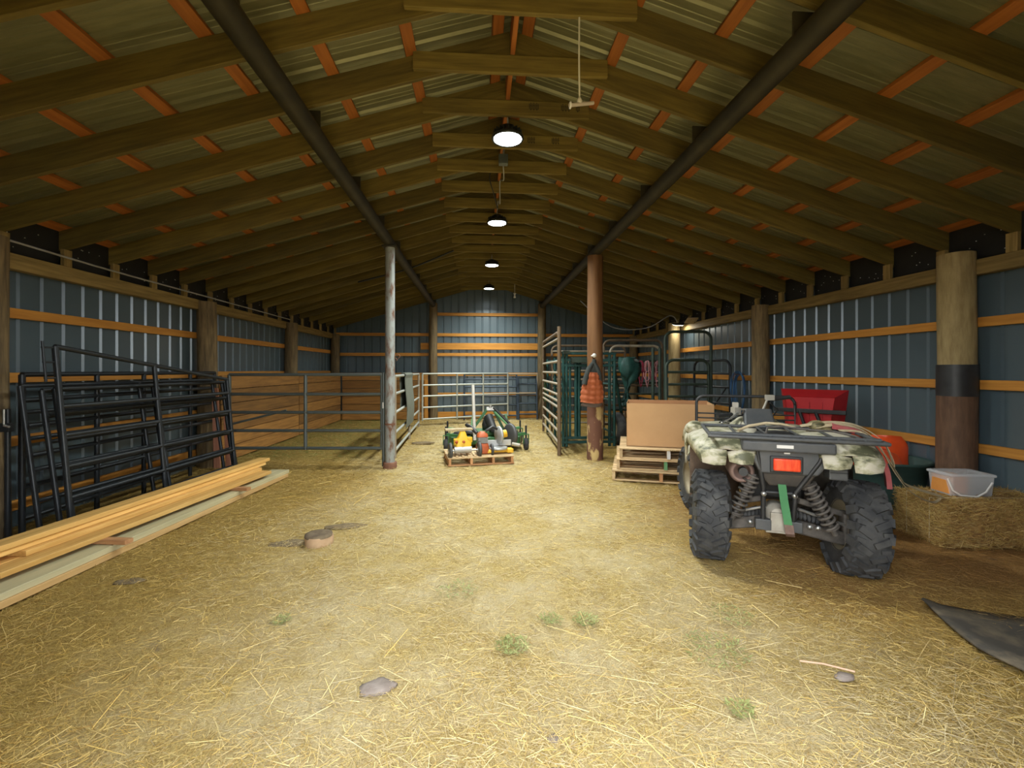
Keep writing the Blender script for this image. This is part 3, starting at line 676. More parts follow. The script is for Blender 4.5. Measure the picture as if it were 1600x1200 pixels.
tag(board('leaning_board', (-3.99,6.78,.02), (-4.03,6.80,1.16), .09, .02, m_salmon, up=(0,1,0)), 'salmon-coloured board standing beside the left log post', 'board')
tag(board('leaning_board', (-3.88,6.86,.02), (-3.92,6.88,.78), .07, .02, m_salmon, up=(0,1,0)), 'shorter salmon-coloured board right of the taller one', 'board')
t = thing('cardboard_box', 'large open plain brown cardboard box on the pallets', 'box', (1.66,5.83,.4255), (0,0,-R(20)))
BW, BD, BH = 1.06, .62, .56
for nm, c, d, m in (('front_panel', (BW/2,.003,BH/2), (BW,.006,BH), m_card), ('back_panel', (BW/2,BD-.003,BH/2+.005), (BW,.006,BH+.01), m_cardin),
                    ('side_panel', (.003,BD/2,BH/2), (.006,BD,BH), m_card), ('side_panel', (BW-.003,BD/2,BH/2), (.006,BD,BH), m_card), ('bottom_panel', (BW/2,BD/2,.004), (BW,BD,.008), m_card)):
    mb = MB(); mb.box(c, d); mb.build(nm, m, t)
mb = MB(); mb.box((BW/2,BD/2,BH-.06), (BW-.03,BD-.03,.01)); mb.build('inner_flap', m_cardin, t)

# ------------------------------------------------------------------ quad bike
atv = thing('quad_bike', 'muddy camouflage quad bike parked facing away, with red tail light', 'quad bike', (1.93,3.20,0), (0,0,-R(23)))
def tire(mb, Rr, w, T, lugs=18):
    pr = [(Rr*.53,-w*.40),(Rr*.70,-w*.47),(Rr*.86,-w*.50),(Rr*.94,-w*.44),(Rr*.965,-w*.25),(Rr*.97,0)]
    pr += [(r, -z) for r, z in pr[-2::-1]]
    mb.lathe(pr, 44, T @ AX)
    for i in range(lugs):
        for s in (-1, 1):
            a = 2*PI*(i+(.5 if s > 0 else 0))/lugs
            ro = Matrix.Rotation(a, 4, 'X')
            mb.box((0,0,0), (w*.46,.042,.030), T @ ro @ Matrix.Translation((s*w*.20, 0, Rr*.968)) @ Matrix.Rotation(s*.55, 4, 'Z'), taper=.86)
            mb.box((0,0,0), (.034,.058,w*.30), T @ ro @ Matrix.Translation((s*w*.475, .03, Rr*.885)) @ Matrix.Rotation(-s*.38, 4, 'Y'), taper=.9)
            mb.box((0,0,0), (w*.26,.030,.024), T @ Matrix.Rotation(a+PI/lugs*.9, 4, 'X') @ Matrix.Translation((s*w*.32, 0, Rr*.965)) @ Matrix.Rotation(s*.2, 4, 'Z'), taper=.86)
def wheel(c, Rr, w, camber=0, steer=0):
    T = Matrix.Translation(c) @ Matrix.Rotation(steer, 4, 'Z') @ Matrix.Rotation(camber, 4, 'Y')
    mb = MB(); tire(mb, Rr, w, T); o = mb.build('tire', m_rubber, atv)
    mb = MB(); k = -1 if c[0] < 0 else 1
    mb.lathe([(0,.02*k),(.05,.03*k),(.06,.0),(.11,-.02*k),(.14,.03*k),(.165,.05*k),(Rr*.55,w*.42*k),(Rr*.55,-w*.42*k),(.155,-.02*k),(.05,-.05*k),(0,-.05*k)], 28, T @ AX)
    for i in range(4):
        a = i*PI/2; mb.box((0,0,0), (.02,.018,.018), T @ Matrix.Rotation(a,4,'X') @ Matrix.Translation((.01*k,0,.055)))
    mb.build('rim', m_rim, o)
wheel((-.47,0,.318), .325, .215, 0.03); wheel((.465,0,.318), .325, .225, .10, .03)
wheel((-.49,1.27,.312), .318, .21, 0, .22); wheel((.47,1.27,.312), .318, .21, 0, .22)
def ap(name, m, bevel=0, parent=None): return lambda mb: mb.build(name, m, parent or atv, bevel)
# fenders: curved shells with thickness
def shell(rows, t=.014):
    """rows: list of polylines (same length) -> closed thin shell"""
    n = len(rows[0]); rr = []
    for i, row in enumerate(rows):
        up = []; dn = []
        for j, p in enumerate(row):
            p = Vector(p); a = Vector(rows[max(i-1,0)][j]); b = Vector(rows[min(i+1,len(rows)-1)][j]); c = Vector(row[max(j-1,0)]); d = Vector(row[min(j+1,n-1)])
            nn = (b-a).cross(d-c); nn = nn.normalized() if nn.length > 1e-9 else Vector((0,0,1))
            up.append(p+nn*t/2); dn.append(p-nn*t/2)
        rr.append(up+dn[::-1])
    mb = MB(); mb.loft(rr); return mb
def rear_fender(s, m):
    rows = []
    for y, zt, xo, dz in ((-.26,.85,.54,.04),(-.20,.90,.565,.05),(-.05,.93,.59,.06),(.12,.945,.61,.06),(.30,.935,.615,.06),(.42,.89,.615,.07),(.50,.80,.61,.08)):
        wv = .012*math.sin(y*40)
        rows.append([(s*x, y, z) for x, z in ((.19,zt-.015),(.28,zt),(.38,zt+.012),(.49,zt),(xo-.035,zt-.02+wv),(xo-.008,zt-.05),(xo,zt-.05-dz))])
    o = shell(rows).build('rear_fender', m, atv)
    # folded lip hanging at the rear edge, cut in two tongues
    for x0, x1, d in ((.20,.37,.085),(.375,.545,.10)):
        mb = shell([[(s*x0,-.262,.85),(s*(x0+x1)/2,-.262,.856),(s*x1,-.262,.84)], [(s*x0,-.285,.83),(s*(x0+x1)/2,-.288,.83),(s*x1,-.285,.815)], [(s*(x0+.01),-.285,.85-d),(s*(x0+x1)/2,-.288,.845-d),(s*(x1-.01),-.28,.86-d)]], .008)
        mb.build('fender_lip', m, o)
rear_fender(-1, m_camo); rear_fender(1, m_camo)
def front_fender(s):
    rows = []
    for y, zt in ((.72,.70),(.80,.80),(.92,.86),(1.1,.88),(1.3,.88),(1.48,.85),(1.58,.78)):
        rows.append([(s*x, y, z) for x, z in ((.12,zt),(.25,zt+.01),(.42,zt),(.56,zt-.03),(.60,zt-.08),(.61,zt-.14))])
    shell(rows).build('front_fender', m_camo, atv)
front_fender(-1); front_fender(1)
# mud guards ahead of the rear tyres
for s, m in ((-1, m_mud), (1, m_muddk)):
    shell([[(s*x, .42+.03*math.sin(x*8), z) for x in (.20,.32,.45,.55,.59)] for z in (.86,.70,.56,.42,.32)]).build('mud_guard', m, atv)
# camo knob bundle on the rack, left and right corners
for x, z, m in ((-.555,.93,m_camo),(.34,.965,m_camodark)):
    mb = MB(); mb.loft([[(x+r*math.cos(a)*(1+.08*math.sin(3*a+i)), .30+yy_+r*.3*math.sin(2*a), z+r*.75*math.sin(a)) for a in [2*PI*k/18 for k in range(18)]] for i, (yy_, r) in enumerate(((-.10,.02),(-.09,.055),(-.04,.078),(.04,.08),(.12,.07),(.15,.03)))])
    mb.build('fender_hump', m, atv)
# tail panel with light
T_ = lambda y: Matrix(((1,0,0,0),(0,0,1,y),(0,1,0,0),(0,0,0,1)))   # polygon xy -> xz
mb = MB(); mb.prism([(-.27,.885),(.27,.885),(.25,.78),(.19,.70),(-.16,.70),(-.21,.80)], .10, T_(-.24)); tp = mb.build('tail_panel', m_atvgrey, atv, .012)
mb = MB(); mb.prism([(-.165,.705),(.185,.705),(.125,.615),(-.10,.615)], .10, T_(-.225)); mb.build('lower_bumper', m_muddk, tp, .01)
mb = MB(); mb.box((0,-.25,.895), (.56,.10,.07)); mb.build('upper_bumper', m_atvgrey, tp, .012)
mb = MB(); mb.box((.0,-.243,.77), (.20,.02,.115)); mb.build('light_bezel', m_atvblk, tp, .008)
mb = MB(); mb.box((0,-.258,.77), (.165,.03,.085)); mb.build('tail_light', m_redlens, atv, .01)
mb = MB(); mb.box((-.02,-.302,.90), (.10,.004,.022)); mb.build('reflector_plate', m_white, tp)
mb = MB(); mb.box((.0,-.262,.853), (.035,.006,.014)); mb.build('sticker', m_white, tp)
mb = MB(); mb.box((.31,-.16,.755), (.11,.14,.15)); mb.build('tool_box', m_atvgrey, atv, .01)
for i in range(5):
    mb = MB(); mb.box((.31,-.232,.79-.022*i+.03), (.10,.006,.008)); mb.build('box_rib', m_atvblk, atv)
# seat, body cowl and tank
mb = MB(); rings = []
for y, w, z0, z1 in ((-.12,.13,.88,.93),(-.06,.16,.84,.945),(.12,.165,.80,.95),(.35,.15,.78,.90),(.6,.12,.76,.87),(.78,.10,.76,.90)):
    rings.append([(-w,y,z0),(-w*.98,y,z0+(z1-z0)*.7),(-w*.75,y,z1),(0,y,z1+.012),(w*.75,y,z1),(w*.98,y,z0+(z1-z0)*.7),(w,y,z0)])
mb.loft(rings); mb.build('seat', m_atvblk, atv)
mb = MB(); mb.loft([[(-.13,.66,.90),(.13,.66,.90),(.13,.76,.86),(-.13,.76,.86)],[(-.115,.80,1.07),(.115,.80,1.07),(.115,.88,1.04),(-.115,.88,1.04)]], smooth=False); mb.build('instrument_pod', m_atvgrey, atv, .02)
for s in (-1, 1):
    shell([[(s*x, y, z) for x, z in ((.04,zt),(.13,zt-.01),(.20,zt-.07),(.24,zt-.18))] for y, zt in ((.55,.86),(.68,.93),(.82,.99),(.98,.98),(1.15,.93),(1.4,.88))]).build('tank_cowl', m_camo, atv)
mb = MB(); mb.box((0,.9,.55), (.34,.9,.4)); mb.box((0,.35,.60), (.40,.5,.34)); mb.build('engine_block', m_atvblk, atv, .03)
# racks
def tubes(name, paths, r, m): 
    mb = MB()
    for p in paths: mb.tube(p, r, 8)
    return mb.build(name, m, atv)
zr = .955
rk = tubes('rear_rack', [[(-.50,-.30,zr-.0),(.56,-.30,zr-.01)], [(-.48,-.24,zr+.012),(.54,-.24,zr+.005)], [(-.48,-.30,zr),(-.50,.28,zr+.01)], [(.56,-.30,zr-.01),(.52,.28,zr+.01)], [(-.50,.28,zr+.01),(.52,.28,zr+.01)]], .0135, m_atvgrey)
for x in (-.3,-.1,.1,.3,.45):
    mb = MB(); mb.tube([(x,-.29,zr),(x,.28,zr+.01)], .009, 6); mb.build('rack_bar', m_atvgrey, rk)
mb = MB(); mb.tube([(-.12,-.22,zr+.02),(-.10,-.16,zr+.055),(0,-.14,zr+.065),(.15,-.16,zr+.05),(.3,-.16,zr+.045),(.42,-.18,zr+.02),(.44,-.24,zr+.005)], .008, 6); mb.build('rack_loop', m_arm, rk)
mb = MB(); mb.tube([(-.28,-.1,zr+.02),(-.2,-.02,zr+.045),(-.08,0,zr+.07),(.02,0,zr+.065),(.1,-.04,zr+.045)], .011, 6); mb.build('tie_rope', m_beige, rk)
fy = 1.56
fr = tubes('front_rack', [[(-.47,fy,.83),(-.47,fy,1.06)]+arc((-.39,fy,1.06),.08,180,90)+arc((.39,fy,1.06),.08,90,0)+[(.47,fy,1.06),(.47,fy,.83),(-.47,fy,.83)]], .015, m_atvblk)
for z in (.90,.95): pipe('rack_bar', (-.47,fy,z), (.47,fy,z), .008, m_atvblk, fr)
for x in (-.47,.47): pipe('rack_bar', (x,fy,.84), (x,.98,.86), .012, m_atvblk, fr)
for y in (1.0,1.15,1.3,1.45): pipe('rack_bar', (-.47,y,.86), (.47,y,.86), .009, m_atvblk, fr)
# handlebar
GL, GRt = Vector((-.345,.68,1.0)), Vector((.30,1.0,1.17))
mb = MB(); mb.tube([GL, (-.19,.79,1.02),(-.07,.83,1.0),(0,.84,.97),(.05,.90,1.0),(.10,.96,1.13), GRt], .012, 8); hb = mb.build('handlebar', m_atvblk, atv)
for a, b in ((GL, Vector((-.22,.77,1.015))), (GRt, Vector((.17,.975,1.15)))):
    mb = MB(); mb.tube([a, b], .019, 10); mb.build('grip', m_atvblk, hb)
mb = MB(); mb.box((-.18,.79,1.045), (.07,.06,.07), Matrix.Rotation(.5,4,'Z')); mb.box((-.14,.80,1.06), (.14,.025,.018), Matrix.Rotation(.3,4,'Z')); mb.box((-.185,.78,1.10), (.05,.045,.05)); mb.build('brake_lever', m_alu, hb, .006)
mb = MB(); mb.tube([(-.17,.76,1.03),(-.24,.67,.985),(-.31,.60,.955)], [.012,.008,.008], 6); mb.lathe([(0,-.012),(.011,-.006),(.011,.006),(0,.012)], 8, Matrix.Translation((-.315,.595,.952))); mb.build('lever', m_chrome, hb)
mb = MB(); mb.box((.12,.93,1.165), (.075,.06,.05)); mb.tube([(.10,.92,1.15),(.07,.88,1.09),(.05,.86,1.05)], .012, 6); mb.build('throttle_housing', m_alu, hb, .006)
mb = MB(); mb.tube([(-.1,.82,1.02),(-.2,.85,.97),(-.3,.95,.92),(-.2,1.1,.90)], .007, 6); mb.tube([(.12,.94,1.12),(.2,1.0,1.05),(.16,1.1,.95)], .007, 6); mb.tube([(.02,.82,.98),(.06,.72,.94),(.16,.66,.93)], .009, 6); mb.build('brake_cable', m_atvblk, hb)
# frame, arms, shocks, differential, muffler
frm = tubes('rear_frame', [[(-.185,-.235,.90),(-.155,-.225,.72),(-.135,-.215,.60),(-.135,-.20,.36)], [(.235,-.235,.90),(.20,-.235,.80),(.06,-.225,.58),(.05,-.20,.36)], [(-.13,-.19,.56),(.05,-.19,.56)]], .016, m_atvblk)
for x in (-.135,.055):
    mb = MB(); mb.box((x,-.19,.335), (.10,.06,.075)); mb.build('mount_plate', m_atvgrey, frm, .006)
    mb = MB(); mb.lathe([(0,-.012),(.018,-.01),(.018,.01),(0,.012)], 8, Matrix.Translation((x,-.225,.555)) @ Matrix.Rotation(PI/2,4,'X')); mb.build('bolt', m_chrome, frm)
mb = MB(); mb.lathe([(0,-.10),(.05,-.10),(.075,-.05),(.08,.05),(.05,.10),(0,.10)], 16, Matrix.Translation((-.04,-.1,.40)) @ Matrix.Rotation(PI/2,4,'X')); mb.box((-.04,-.19,.36), (.10,.05,.13)); mb.box((-.04,-.16,.30), (.16,.1,.04)); mb.build('differential', m_alu, atv, .006)
for s, p, q, zq in ((-1,(-.11,-.13,.34),(-.42,-.03,.25),.08),(1,(.09,-.13,.32),(.43,-.03,.23),.09)):
    board('lower_arm', p, q, .05, zq, m_arm, atv, bev=.01)
    a2 = board('lower_arm', (p[0],.16,p[2]), (q[0],.02,q[2]), .04, .05, m_arm, atv, bev=.01)
    board('upper_arm', (p[0]*1.1,-.12,.50), (q[0]*.95,-.01,.40), .03, .04, m_arm, atv, bev=.01)
    pipe('tie_rod', (p[0],-.16,.45), (q[0]*.92,-.06,.34), .011, m_chrome, atv)
    mb = MB()
    for i in range(7): mb.lathe([(.022,-.012),(.042-.002*i,0),(.022,.012)], 12, Matrix.Translation((s*(.10+.026*i),-.06,.385-.006*i)) @ AX)
    mb.tube([(s*.1,-.06,.385),(s*.42,-.02,.32)], .014, 8); mb.build('drive_shaft', m_rubber, atv)
    for xx_ in (.16,.21):
        mb = MB(); mb.lathe([(0,-.012),(.016,-.01),(.016,.01),(0,.012)], 8, Matrix.Translation((s*xx_,-.16,.335-.05*(xx_-.11))) @ Matrix.Rotation(PI/2,4,'X')); mb.build('bolt', m_chrome, atv)
    hub = MB(); hub.box((s*.41,-.01,.31), (.05,.12,.22)); hub.build('hub', m_arm, atv, .015)
def shock(p, q):
    p, q = Vector(p), Vector(q); d = q-p; X = d.orthogonal().normalized(); Y = d.normalized().cross(X)
    mb = MB(); mb.tube([p, q], [.018,.018], 10); mb.tube([p+d*.02, p+d*.5], .026, 10); o = mb.build('shock_absorber', m_arm, atv)
    turns, n_ = 8, 8*12
    mb = MB(); mb.tube([p+d*(.06+.78*i/n_)+(X*math.cos(2*PI*turns*i/n_)+Y*math.sin(2*PI*turns*i/n_))*.046 for i in range(n_+1)], .0095, 6); mb.build('spring', m_arm, o)
    for u0 in (.84,.03): mb = MB(); mb.tube([p+d*u0, p+d*(u0+.03)], .05, 12); mb.build('spring_seat', m_arm, o)
shock((-.185,-.17,.68), (-.33,-.15,.33)); shock((.145,-.17,.64), (.315,-.15,.29))
mb = MB(); mb.lathe([(.0,-.30),(.075,-.30),(.085,-.27),(.085,.02),(.07,.05),(.055,.05),(.055,.0),(0,.0)], 20, Matrix.Translation((-.265,-.14,.69)) @ Matrix.Rotation(PI/2,4,'X')); mb.build('muffler', m_muffler, atv)
mb = MB(); mb.tube([(-.265,-.19,.70),(-.265,-.24,.70)], .03, 12); mb.build('tail_pipe', m_atvblk, atv)
mb = MB(); mb.box((-.255,-.2,.80), (.11,.06,.11)); mb.build('fender_bracket', m_atvgrey, atv, .01)
mb = MB(); mb.box((-.25,-.235,.785), (.07,.01,.07)); mb.build('opening', m_atvblk, atv)
mb = MB(); mb.ribbon([(-.025,-.235,.63),(-.015,-.25,.52),(.0,-.255,.42),(.012,-.25,.345)], (1,0,0), .05, .004); mb.build('tow_strap', m_greenstrap, atv)
mb = MB(); mb.ribbon([(.012,-.25,.36),(.02,-.25,.30),(.03,-.22,.275)], (1,0,0), .055, .01); mb.build('strap_end', m_muffler, atv)

# straps over the rack of the quad bike
def strap(label, pts, side, w, m, t=.004):
    P = [Vector(p) for p in pts]; out = []
    for i in range(len(P)-1):
        p0 = P[max(i-1,0)]; p1 = P[i]; p2 = P[i+1]; p3 = P[min(i+2,len(P)-1)]
        for k in range(6):
            u = k/6; out.append(.5*((2*p1)+(p2-p0)*u+(2*p0-5*p1+4*p2-p3)*u*u+(3*p1-p0-3*p2+p3)*u**3))
    out.append(P[-1]); mb = MB(); mb.ribbon(out, side, w, t); return tag(mb.build('webbing_strap', m), label, 'strap', 'straps draped over the quad bike')
strap('beige webbing strap looping off the rack down to the hay bale', [(2.28,3.28,.985),(2.44,3.22,1.01),(2.60,3.17,.955),(2.70,3.13,.80),(2.86,3.18,.63),(3.10,3.34,.51),(3.52,3.46,.38)], (.35,.9,.25), .05, m_beige)
strap('thin beige strap running beside the wider one to the hay bale', [(2.32,3.10,.985),(2.46,3.03,.97),(2.56,3.00,.84),(2.68,3.02,.68),(2.90,3.12,.52),(3.30,3.34,.375),(3.46,3.42,.385)], (.35,.9,.3), .028, m_beige)
strap('beige webbing loop lying on the right rear fender', [(2.22,3.36,.985),(2.40,3.30,1.02),(2.58,3.24,1.0),(2.72,3.18,.90),(2.76,3.14,.78),(2.74,3.10,.72)], (.4,.9,.2), .05, m_beige)
strap('faded red padded strap hanging over the right rear fender', [(2.38,3.24,1.0),(2.50,3.14,.965),(2.58,3.09,.86),(2.64,3.06,.72),(2.655,3.05,.58)], (.55,.8,.1), .085, m_redweb, .03)

# ------------------------------------------------------------------ right wall: barrow, tub, bale
t = thing('wheelbarrow', 'red wheelbarrow stood on end against the right wall', 'wheelbarrow', (3.92,5.50,0), (0,0,-R(52)))
# local: x along the wall, y away from the room (towards wall), tray underside faces -y
def trayshell(z0, z1, w0, w1, d):
    o = []
    for k, (ins, yy_) in enumerate(((0,d),(.0,d-.01),(.10,0.0))):
        o.append([(-w0/2+ins,yy_,z0+ins*.6),(w0/2-ins,yy_,z0+ins*.6),(w1/2-ins,yy_,z1-ins*.9),(-w1/2+ins,yy_,z1-ins*.9)])
    mb = MB(); mb.loft(o[::-1], True, False, False); mb.add(o[2], [(0,1,2,3)]); return mb
tr = trayshell(.34, 1.16, .56, .74, .20).build('tray', m_redtray, t)
md = tr.modifiers.new('thickness', 'SOLIDIFY'); md.thickness = .01
mb = MB(); mb.tube([(-.28,.2,.34),(.28,.2,.34),(.37,.2,1.16),(-.37,.2,1.16)], .012, 8, closed=True); mb.build('rolled_rim', m_redtray, t)
for i in (-1,0,1):
    mb = MB(); mb.box((i*.14,-.004,.72), (.016,.012,.58)); mb.build('rib', m_redtray, tr)
mb = MB(); mb.box((.0,-.03,.90), (.80,.04,.05)); mb.build('cross_bar', m_atvblk, t, .005)
for x in (-.06,.12):
    mb = MB(); mb.tube([(x-.04,-.035,.9),(x+.12,-.04,.42),(x+.16,-.04,.12)], .02, 8); mb.build('frame_bar', m_atvblk, t)
mb = MB(); tire(mb, .17, .09, Matrix.Translation((.12,-.03,.17)), 0) if False else mb.lathe([(.07,-.035),(.13,-.045),(.165,-.03),(.17,0),(.165,.03),(.13,.045),(.07,.035)], 24, Matrix.Translation((.12,.03,.17)) @ AX); w = mb.build('wheel', m_rubber, t)
mb = MB(); mb.lathe([(0,-.05),(.02,-.05),(.03,-.01),(.075,-.03),(.075,.03),(.03,.01),(.02,.05),(0,.05)], 18, Matrix.Translation((.12,.03,.17)) @ AX); mb.build('rim', m_rim, w)

t = thing('stock_tub', 'large round dark green tub between the quad bike and log post', 'tub', (4.04,4.58,0))
t.scale = (.84,.84,.9)
mb = MB(); mb.lathe([(0,.0),(.37,.0),(.39,.02),(.43,.28),(.465,.50),(.495,.505),(.50,.525),(.49,.54),(.45,.53),(.42,.30),(.37,.04),(0,.03)], 48); mb.build('shell', m_tub, t)
for a in (-2.4, -.75):
    mb = MB(); mb.box((.475*math.cos(a), .475*math.sin(a), .44), (.05,.12,.03), Matrix.Rotation(a,4,'Z')); mb.build('handle', m_tub, t, .008)
def scoop(label, loc, rot, w, h):
    rows = [[(x*w/2, .06*(x*x)+.03*math.sin(3*u+x), u*h) for x in (-1,-.8,-.4,0,.4,.8,1)] for u in (0,.15,.4,.6,.75,.9,1)]
    rows = [[(p[0]*(1-.25*max(0,i-4)/2), p[1]+ (.05 if i > 4 else 0), p[2]) for p in r] for i, r in enumerate(rows)]
    mb = shell(rows, .012); o = mb.build('plastic_scoop', m_orange); o.location = loc; o.rotation_euler = rot
    md = o.modifiers.new('b', 'SUBSURF'); md.levels = 1; md.render_levels = 1
    return tag(o, label, 'scoop', 'orange plastic scoops in the tub')
scoop('folded orange-red plastic scoop leaning left in the green tub', (3.84,4.50,.42), (-.45,.1,.2), .50, .36)
scoop('upright rounded orange plastic scoop at the right of the green tub', (4.20,4.60,.36), (-.25,.05,-.35), .36, .36)
scoop('low orange plastic sheet lying at the front of the green tub', (3.92,4.36,.45), (-.95,.05,-.2), .42, .30)

def bale(loc, rz, L_, D_, H_, label):
    t = thing('hay_bale', label, 'hay bale', loc, (0,0,rz))
    n1, n2, n3 = 22, 12, 10; bm = bmesh.new(); bmesh.ops.create_cube(bm, size=1)
    bmesh.ops.subdivide_edges(bm, edges=bm.edges, cuts=15, use_grid_fill=True)
    rnd = random.Random(3)
    for v in bm.verts:
        c = v.co; k = max(abs(c.x), abs(c.y), abs(c.z)); rr = Vector((c.x, c.y, c.z)); 
        e = sum(1 for q in c if abs(q) > .47); sc = 1 - (.03 if e > 1 else 0)
        v.co = Vector((c.x*L_*sc, c.y*D_*sc, c.z*H_*sc)) + Vector((rnd.uniform(-1,1), rnd.uniform(-1,1), rnd.uniform(-1,1)))*.008
        v.co.z += H_/2
    me = bpy.data.meshes.new('bale_body'); bm.to_mesh(me); bm.free()
    for p in me.polygons: p.use_smooth = True
    link('bale_body', me, m_hay, t)
    r2 = np.random.default_rng(9); n = 9000; face = r2.integers(0, 4, n)
    u, v = r2.random(n)-.5, r2.random(n)
    x = np.where(face == 1, -L_/2*1.005, np.where(face == 3, L_/2, u*L_)); y = np.where(face == 0, -D_/2*1.01, (r2.random(n)-.5)*D_); z = np.where(face == 2, H_*1.003, v*H_)
    tl = r2.normal(0, .75, n); tl = np.where(face == 2, tl*.3, tl); an = np.where(face == 0, r2.normal(0,.35,n), np.where(face == 1, PI/2+r2.normal(0,.35,n), r2.random(n)*PI))
    roll = np.where(face == 2, r2.normal(0,.4,n), PI/2+r2.normal(0,.5,n))
    pal_ = np.array([(.40,.24,.07),(.52,.34,.11),(.30,.16,.04),(.60,.43,.17),(.45,.30,.07)])
    o = straw_mesh('hay_stems', x, y, z, .03+.09*r2.random(n), .0022+.0016*r2.random(n), an, tl, pal_[r2.integers(0,5,n)]*(.6+.6*r2.random((n,1))), t, roll)
    o['kind'] = 'stuff'
    for y_ in (-.11,.11):
        a, b = L_/2+.006, H_+.006
        mb = MB(); mb.tube([(-a,y_,.0),(-a,y_,b),(a,y_,b),(a,y_,0)], .003, 5); mb.build('twine', m_beige, t)
    return t
bale((3.92,3.56,0), -R(5), .94, .46, .36, 'square hay bale by the right wall under the clear tub')
t = thing('storage_tub', 'clear plastic tub with a white handle on the hay bale', 'tub', (3.86,3.62,.362), (0,0,-R(8)))
t.scale = (.88,.88,.95)
def ring(w, d, z, r=.03, n=4):
    out = []
    for cx, cy, a0 in ((w/2-r,-d/2+r,-90),(w/2-r,d/2-r,0),(-w/2+r,d/2-r,90),(-w/2+r,-d/2+r,180)): out += arc((cx,cy,z), r, a0, a0+90, n, 'xy')
    return out
mb = MB(); mb.loft([ring(.375,.255,.0),ring(.39,.268,.09),ring(.40,.28,.175)], True, False); mb.add(ring(.375,.255,0), [tuple(range(20))]); mb.build('body', m_glass, t)
mb = MB(); mb.loft([ring(.415,.295,.17),ring(.425,.305,.178),ring(.42,.30,.192),ring(.38,.26,.197)], True, True); mb.build('lid', m_glass, t)
mb = MB(); mb.tube([(-.20,-.10,.15),(-.205,-.16,.06),(-.15,-.175,.02),(0,-.175,.01),(.08,-.17,.05),(.15,-.155,.13)], .008, 8); mb.build('handle', m_white, t)
mb = MB(); mb.loft([ring(.16,.2,.004,.02),ring(.17,.21,.15,.04)], True, True, M=Matrix.Translation((-.09,0,.005))); tag(mb.build('orange_bag', m_orangefruit), 'orange packet inside the clear tub', 'packet').matrix_basis = Matrix.Translation((3.86,3.62,.368)) @ Matrix.Rotation(-R(8),4,'Z')
mb = MB(); mb.loft([ring(.17,.21,.004,.02),ring(.16,.20,.06,.04)], True, True, M=Matrix.Translation((.09,0,.005))); tag(mb.build('feed_bag', m_darkfeed), 'dark contents in the right half of the clear tub', 'packet').matrix_basis = Matrix.Translation((3.86,3.62,.368)) @ Matrix.Rotation(-R(8),4,'Z')

# blue hose coil
t = thing('hose_coil', 'coiled blue hose hanging on the right wall', 'hose', (4.36,7.72,1.34))
for i in range(6):
    w = .17+.018*i+random.uniform(-.02,.02); hgt = .62+.05*i+random.uniform(-.03,.05)
    pts = [(-.02-.012*i, w*math.sin(a)*(.75+.25*math.cos(a))+.012*math.sin(3*a+i), -hgt/2*(1-math.cos(a))+.012*i) for a in [2*PI*k/28 for k in range(28)]]
    mb = MB(); mb.tube(pts, .0095, 8, closed=True); mb.build('loop', m_hose, t)
mb = MB(); mb.tube([(.06,0,.0),(-.12,0,.0),(-.13,0,.03)], .008, 6); mb.build('nail', m_rust, t)

# black rubber sheet on the floor
ptsA = [(2.42,2.58),(2.36,2.46),(2.31,2.36),(2.25,2.21),(2.22,2.10),(2.23,2.02),(2.26,1.94),(2.32,1.85)]
ptsB = [(2.44,2.575),(2.50,2.53),(2.62,2.47),(2.75,2.42),(2.90,2.36),(3.1,2.28),(3.3,2.2),(3.5,2.1)]
rows = [[Vector((a[0]+(b[0]-a[0])*u, a[1]+(b[1]-a[1])*u, .012+.012*math.sin(3*u+i*.5)+.01*(1-u))) for u in (0,.15,.35,.6,.8,1)] for i, (a, b) in enumerate(zip(ptsA, ptsB))]
tag(shell(rows, .012).build('rubber_sheet', m_mat), 'black rubber sheet half buried in straw at the lower right', 'mat')

# ------------------------------------------------------------------ mower deck, tool pallet
t = thing('mower_deck', 'green tractor mower deck with caster wheels behind the tool pallet', 'mower', (-.15,8.35,0), (0,0,R(2)))
mb = MB(); mb.prism([(-.60,-.30),(.60,-.30),(.66,-.05),(.62,.35),(.3,.45),(-.3,.45),(-.62,.35),(-.66,-.05)], .13, Matrix.Translation((0,0,.10))); mb.build('deck', m_green, t, .02)
mb = MB(); mb.prism([(-.28,-.20),(.28,-.20),(.2,.25),(-.2,.25)], .09, Matrix.Translation((0,.05,.23))); mb.build('belt_cover', m_green, t, .02)
for s in (-1, 1):
    mb = MB(); mb.lathe([(.09,0),(.16,0),(.17,.02),(.15,.05),(.05,.06),(0,.06)], 20, Matrix.Translation((s*.42,.05,.23))); mb.build('spindle_cover', m_atvblk, t)
    for y, h in ((-.38,.5),(.45,.5)):
        board('caster_arm', (s*.5,y+.1,.26), (s*.70,y,.30), .05, .05, m_greenlt if y > 0 else m_green, t)
        pipe('caster_stem', (s*.70,y,.22), (s*.70,y,.44), .018, m_atvblk, t)
        mb = MB(); mb.box((s*.70-.045,y,.20), (.012,.07,.16)); mb.box((s*.70+.045,y,.20), (.012,.07,.16)); mb.box((s*.70,y,.285), (.10,.07,.012)); mb.build('caster_fork', m_green, t)
        mb = MB(); mb.lathe([(.03,-.035),(.09,-.038),(.108,-.025),(.112,0),(.108,.025),(.09,.038),(.03,.035)], 20, Matrix.Translation((s*.70,y,.112)) @ AX); mb.build('caster_wheel', m_rubber, t)
for s in (-1, 1):
    board('hitch_arm', (s*.30+.05,.05,.30), (.10+s*.05,.12,.70), .05, .014, m_green, t, up=(0,1,0))
    board('lift_link', (s*.35+.08,-.1,.28), (s*.30+.08,.05,.60), .04, .02, m_greenlt if s < 0 else m_green, t, up=(0,1,0))
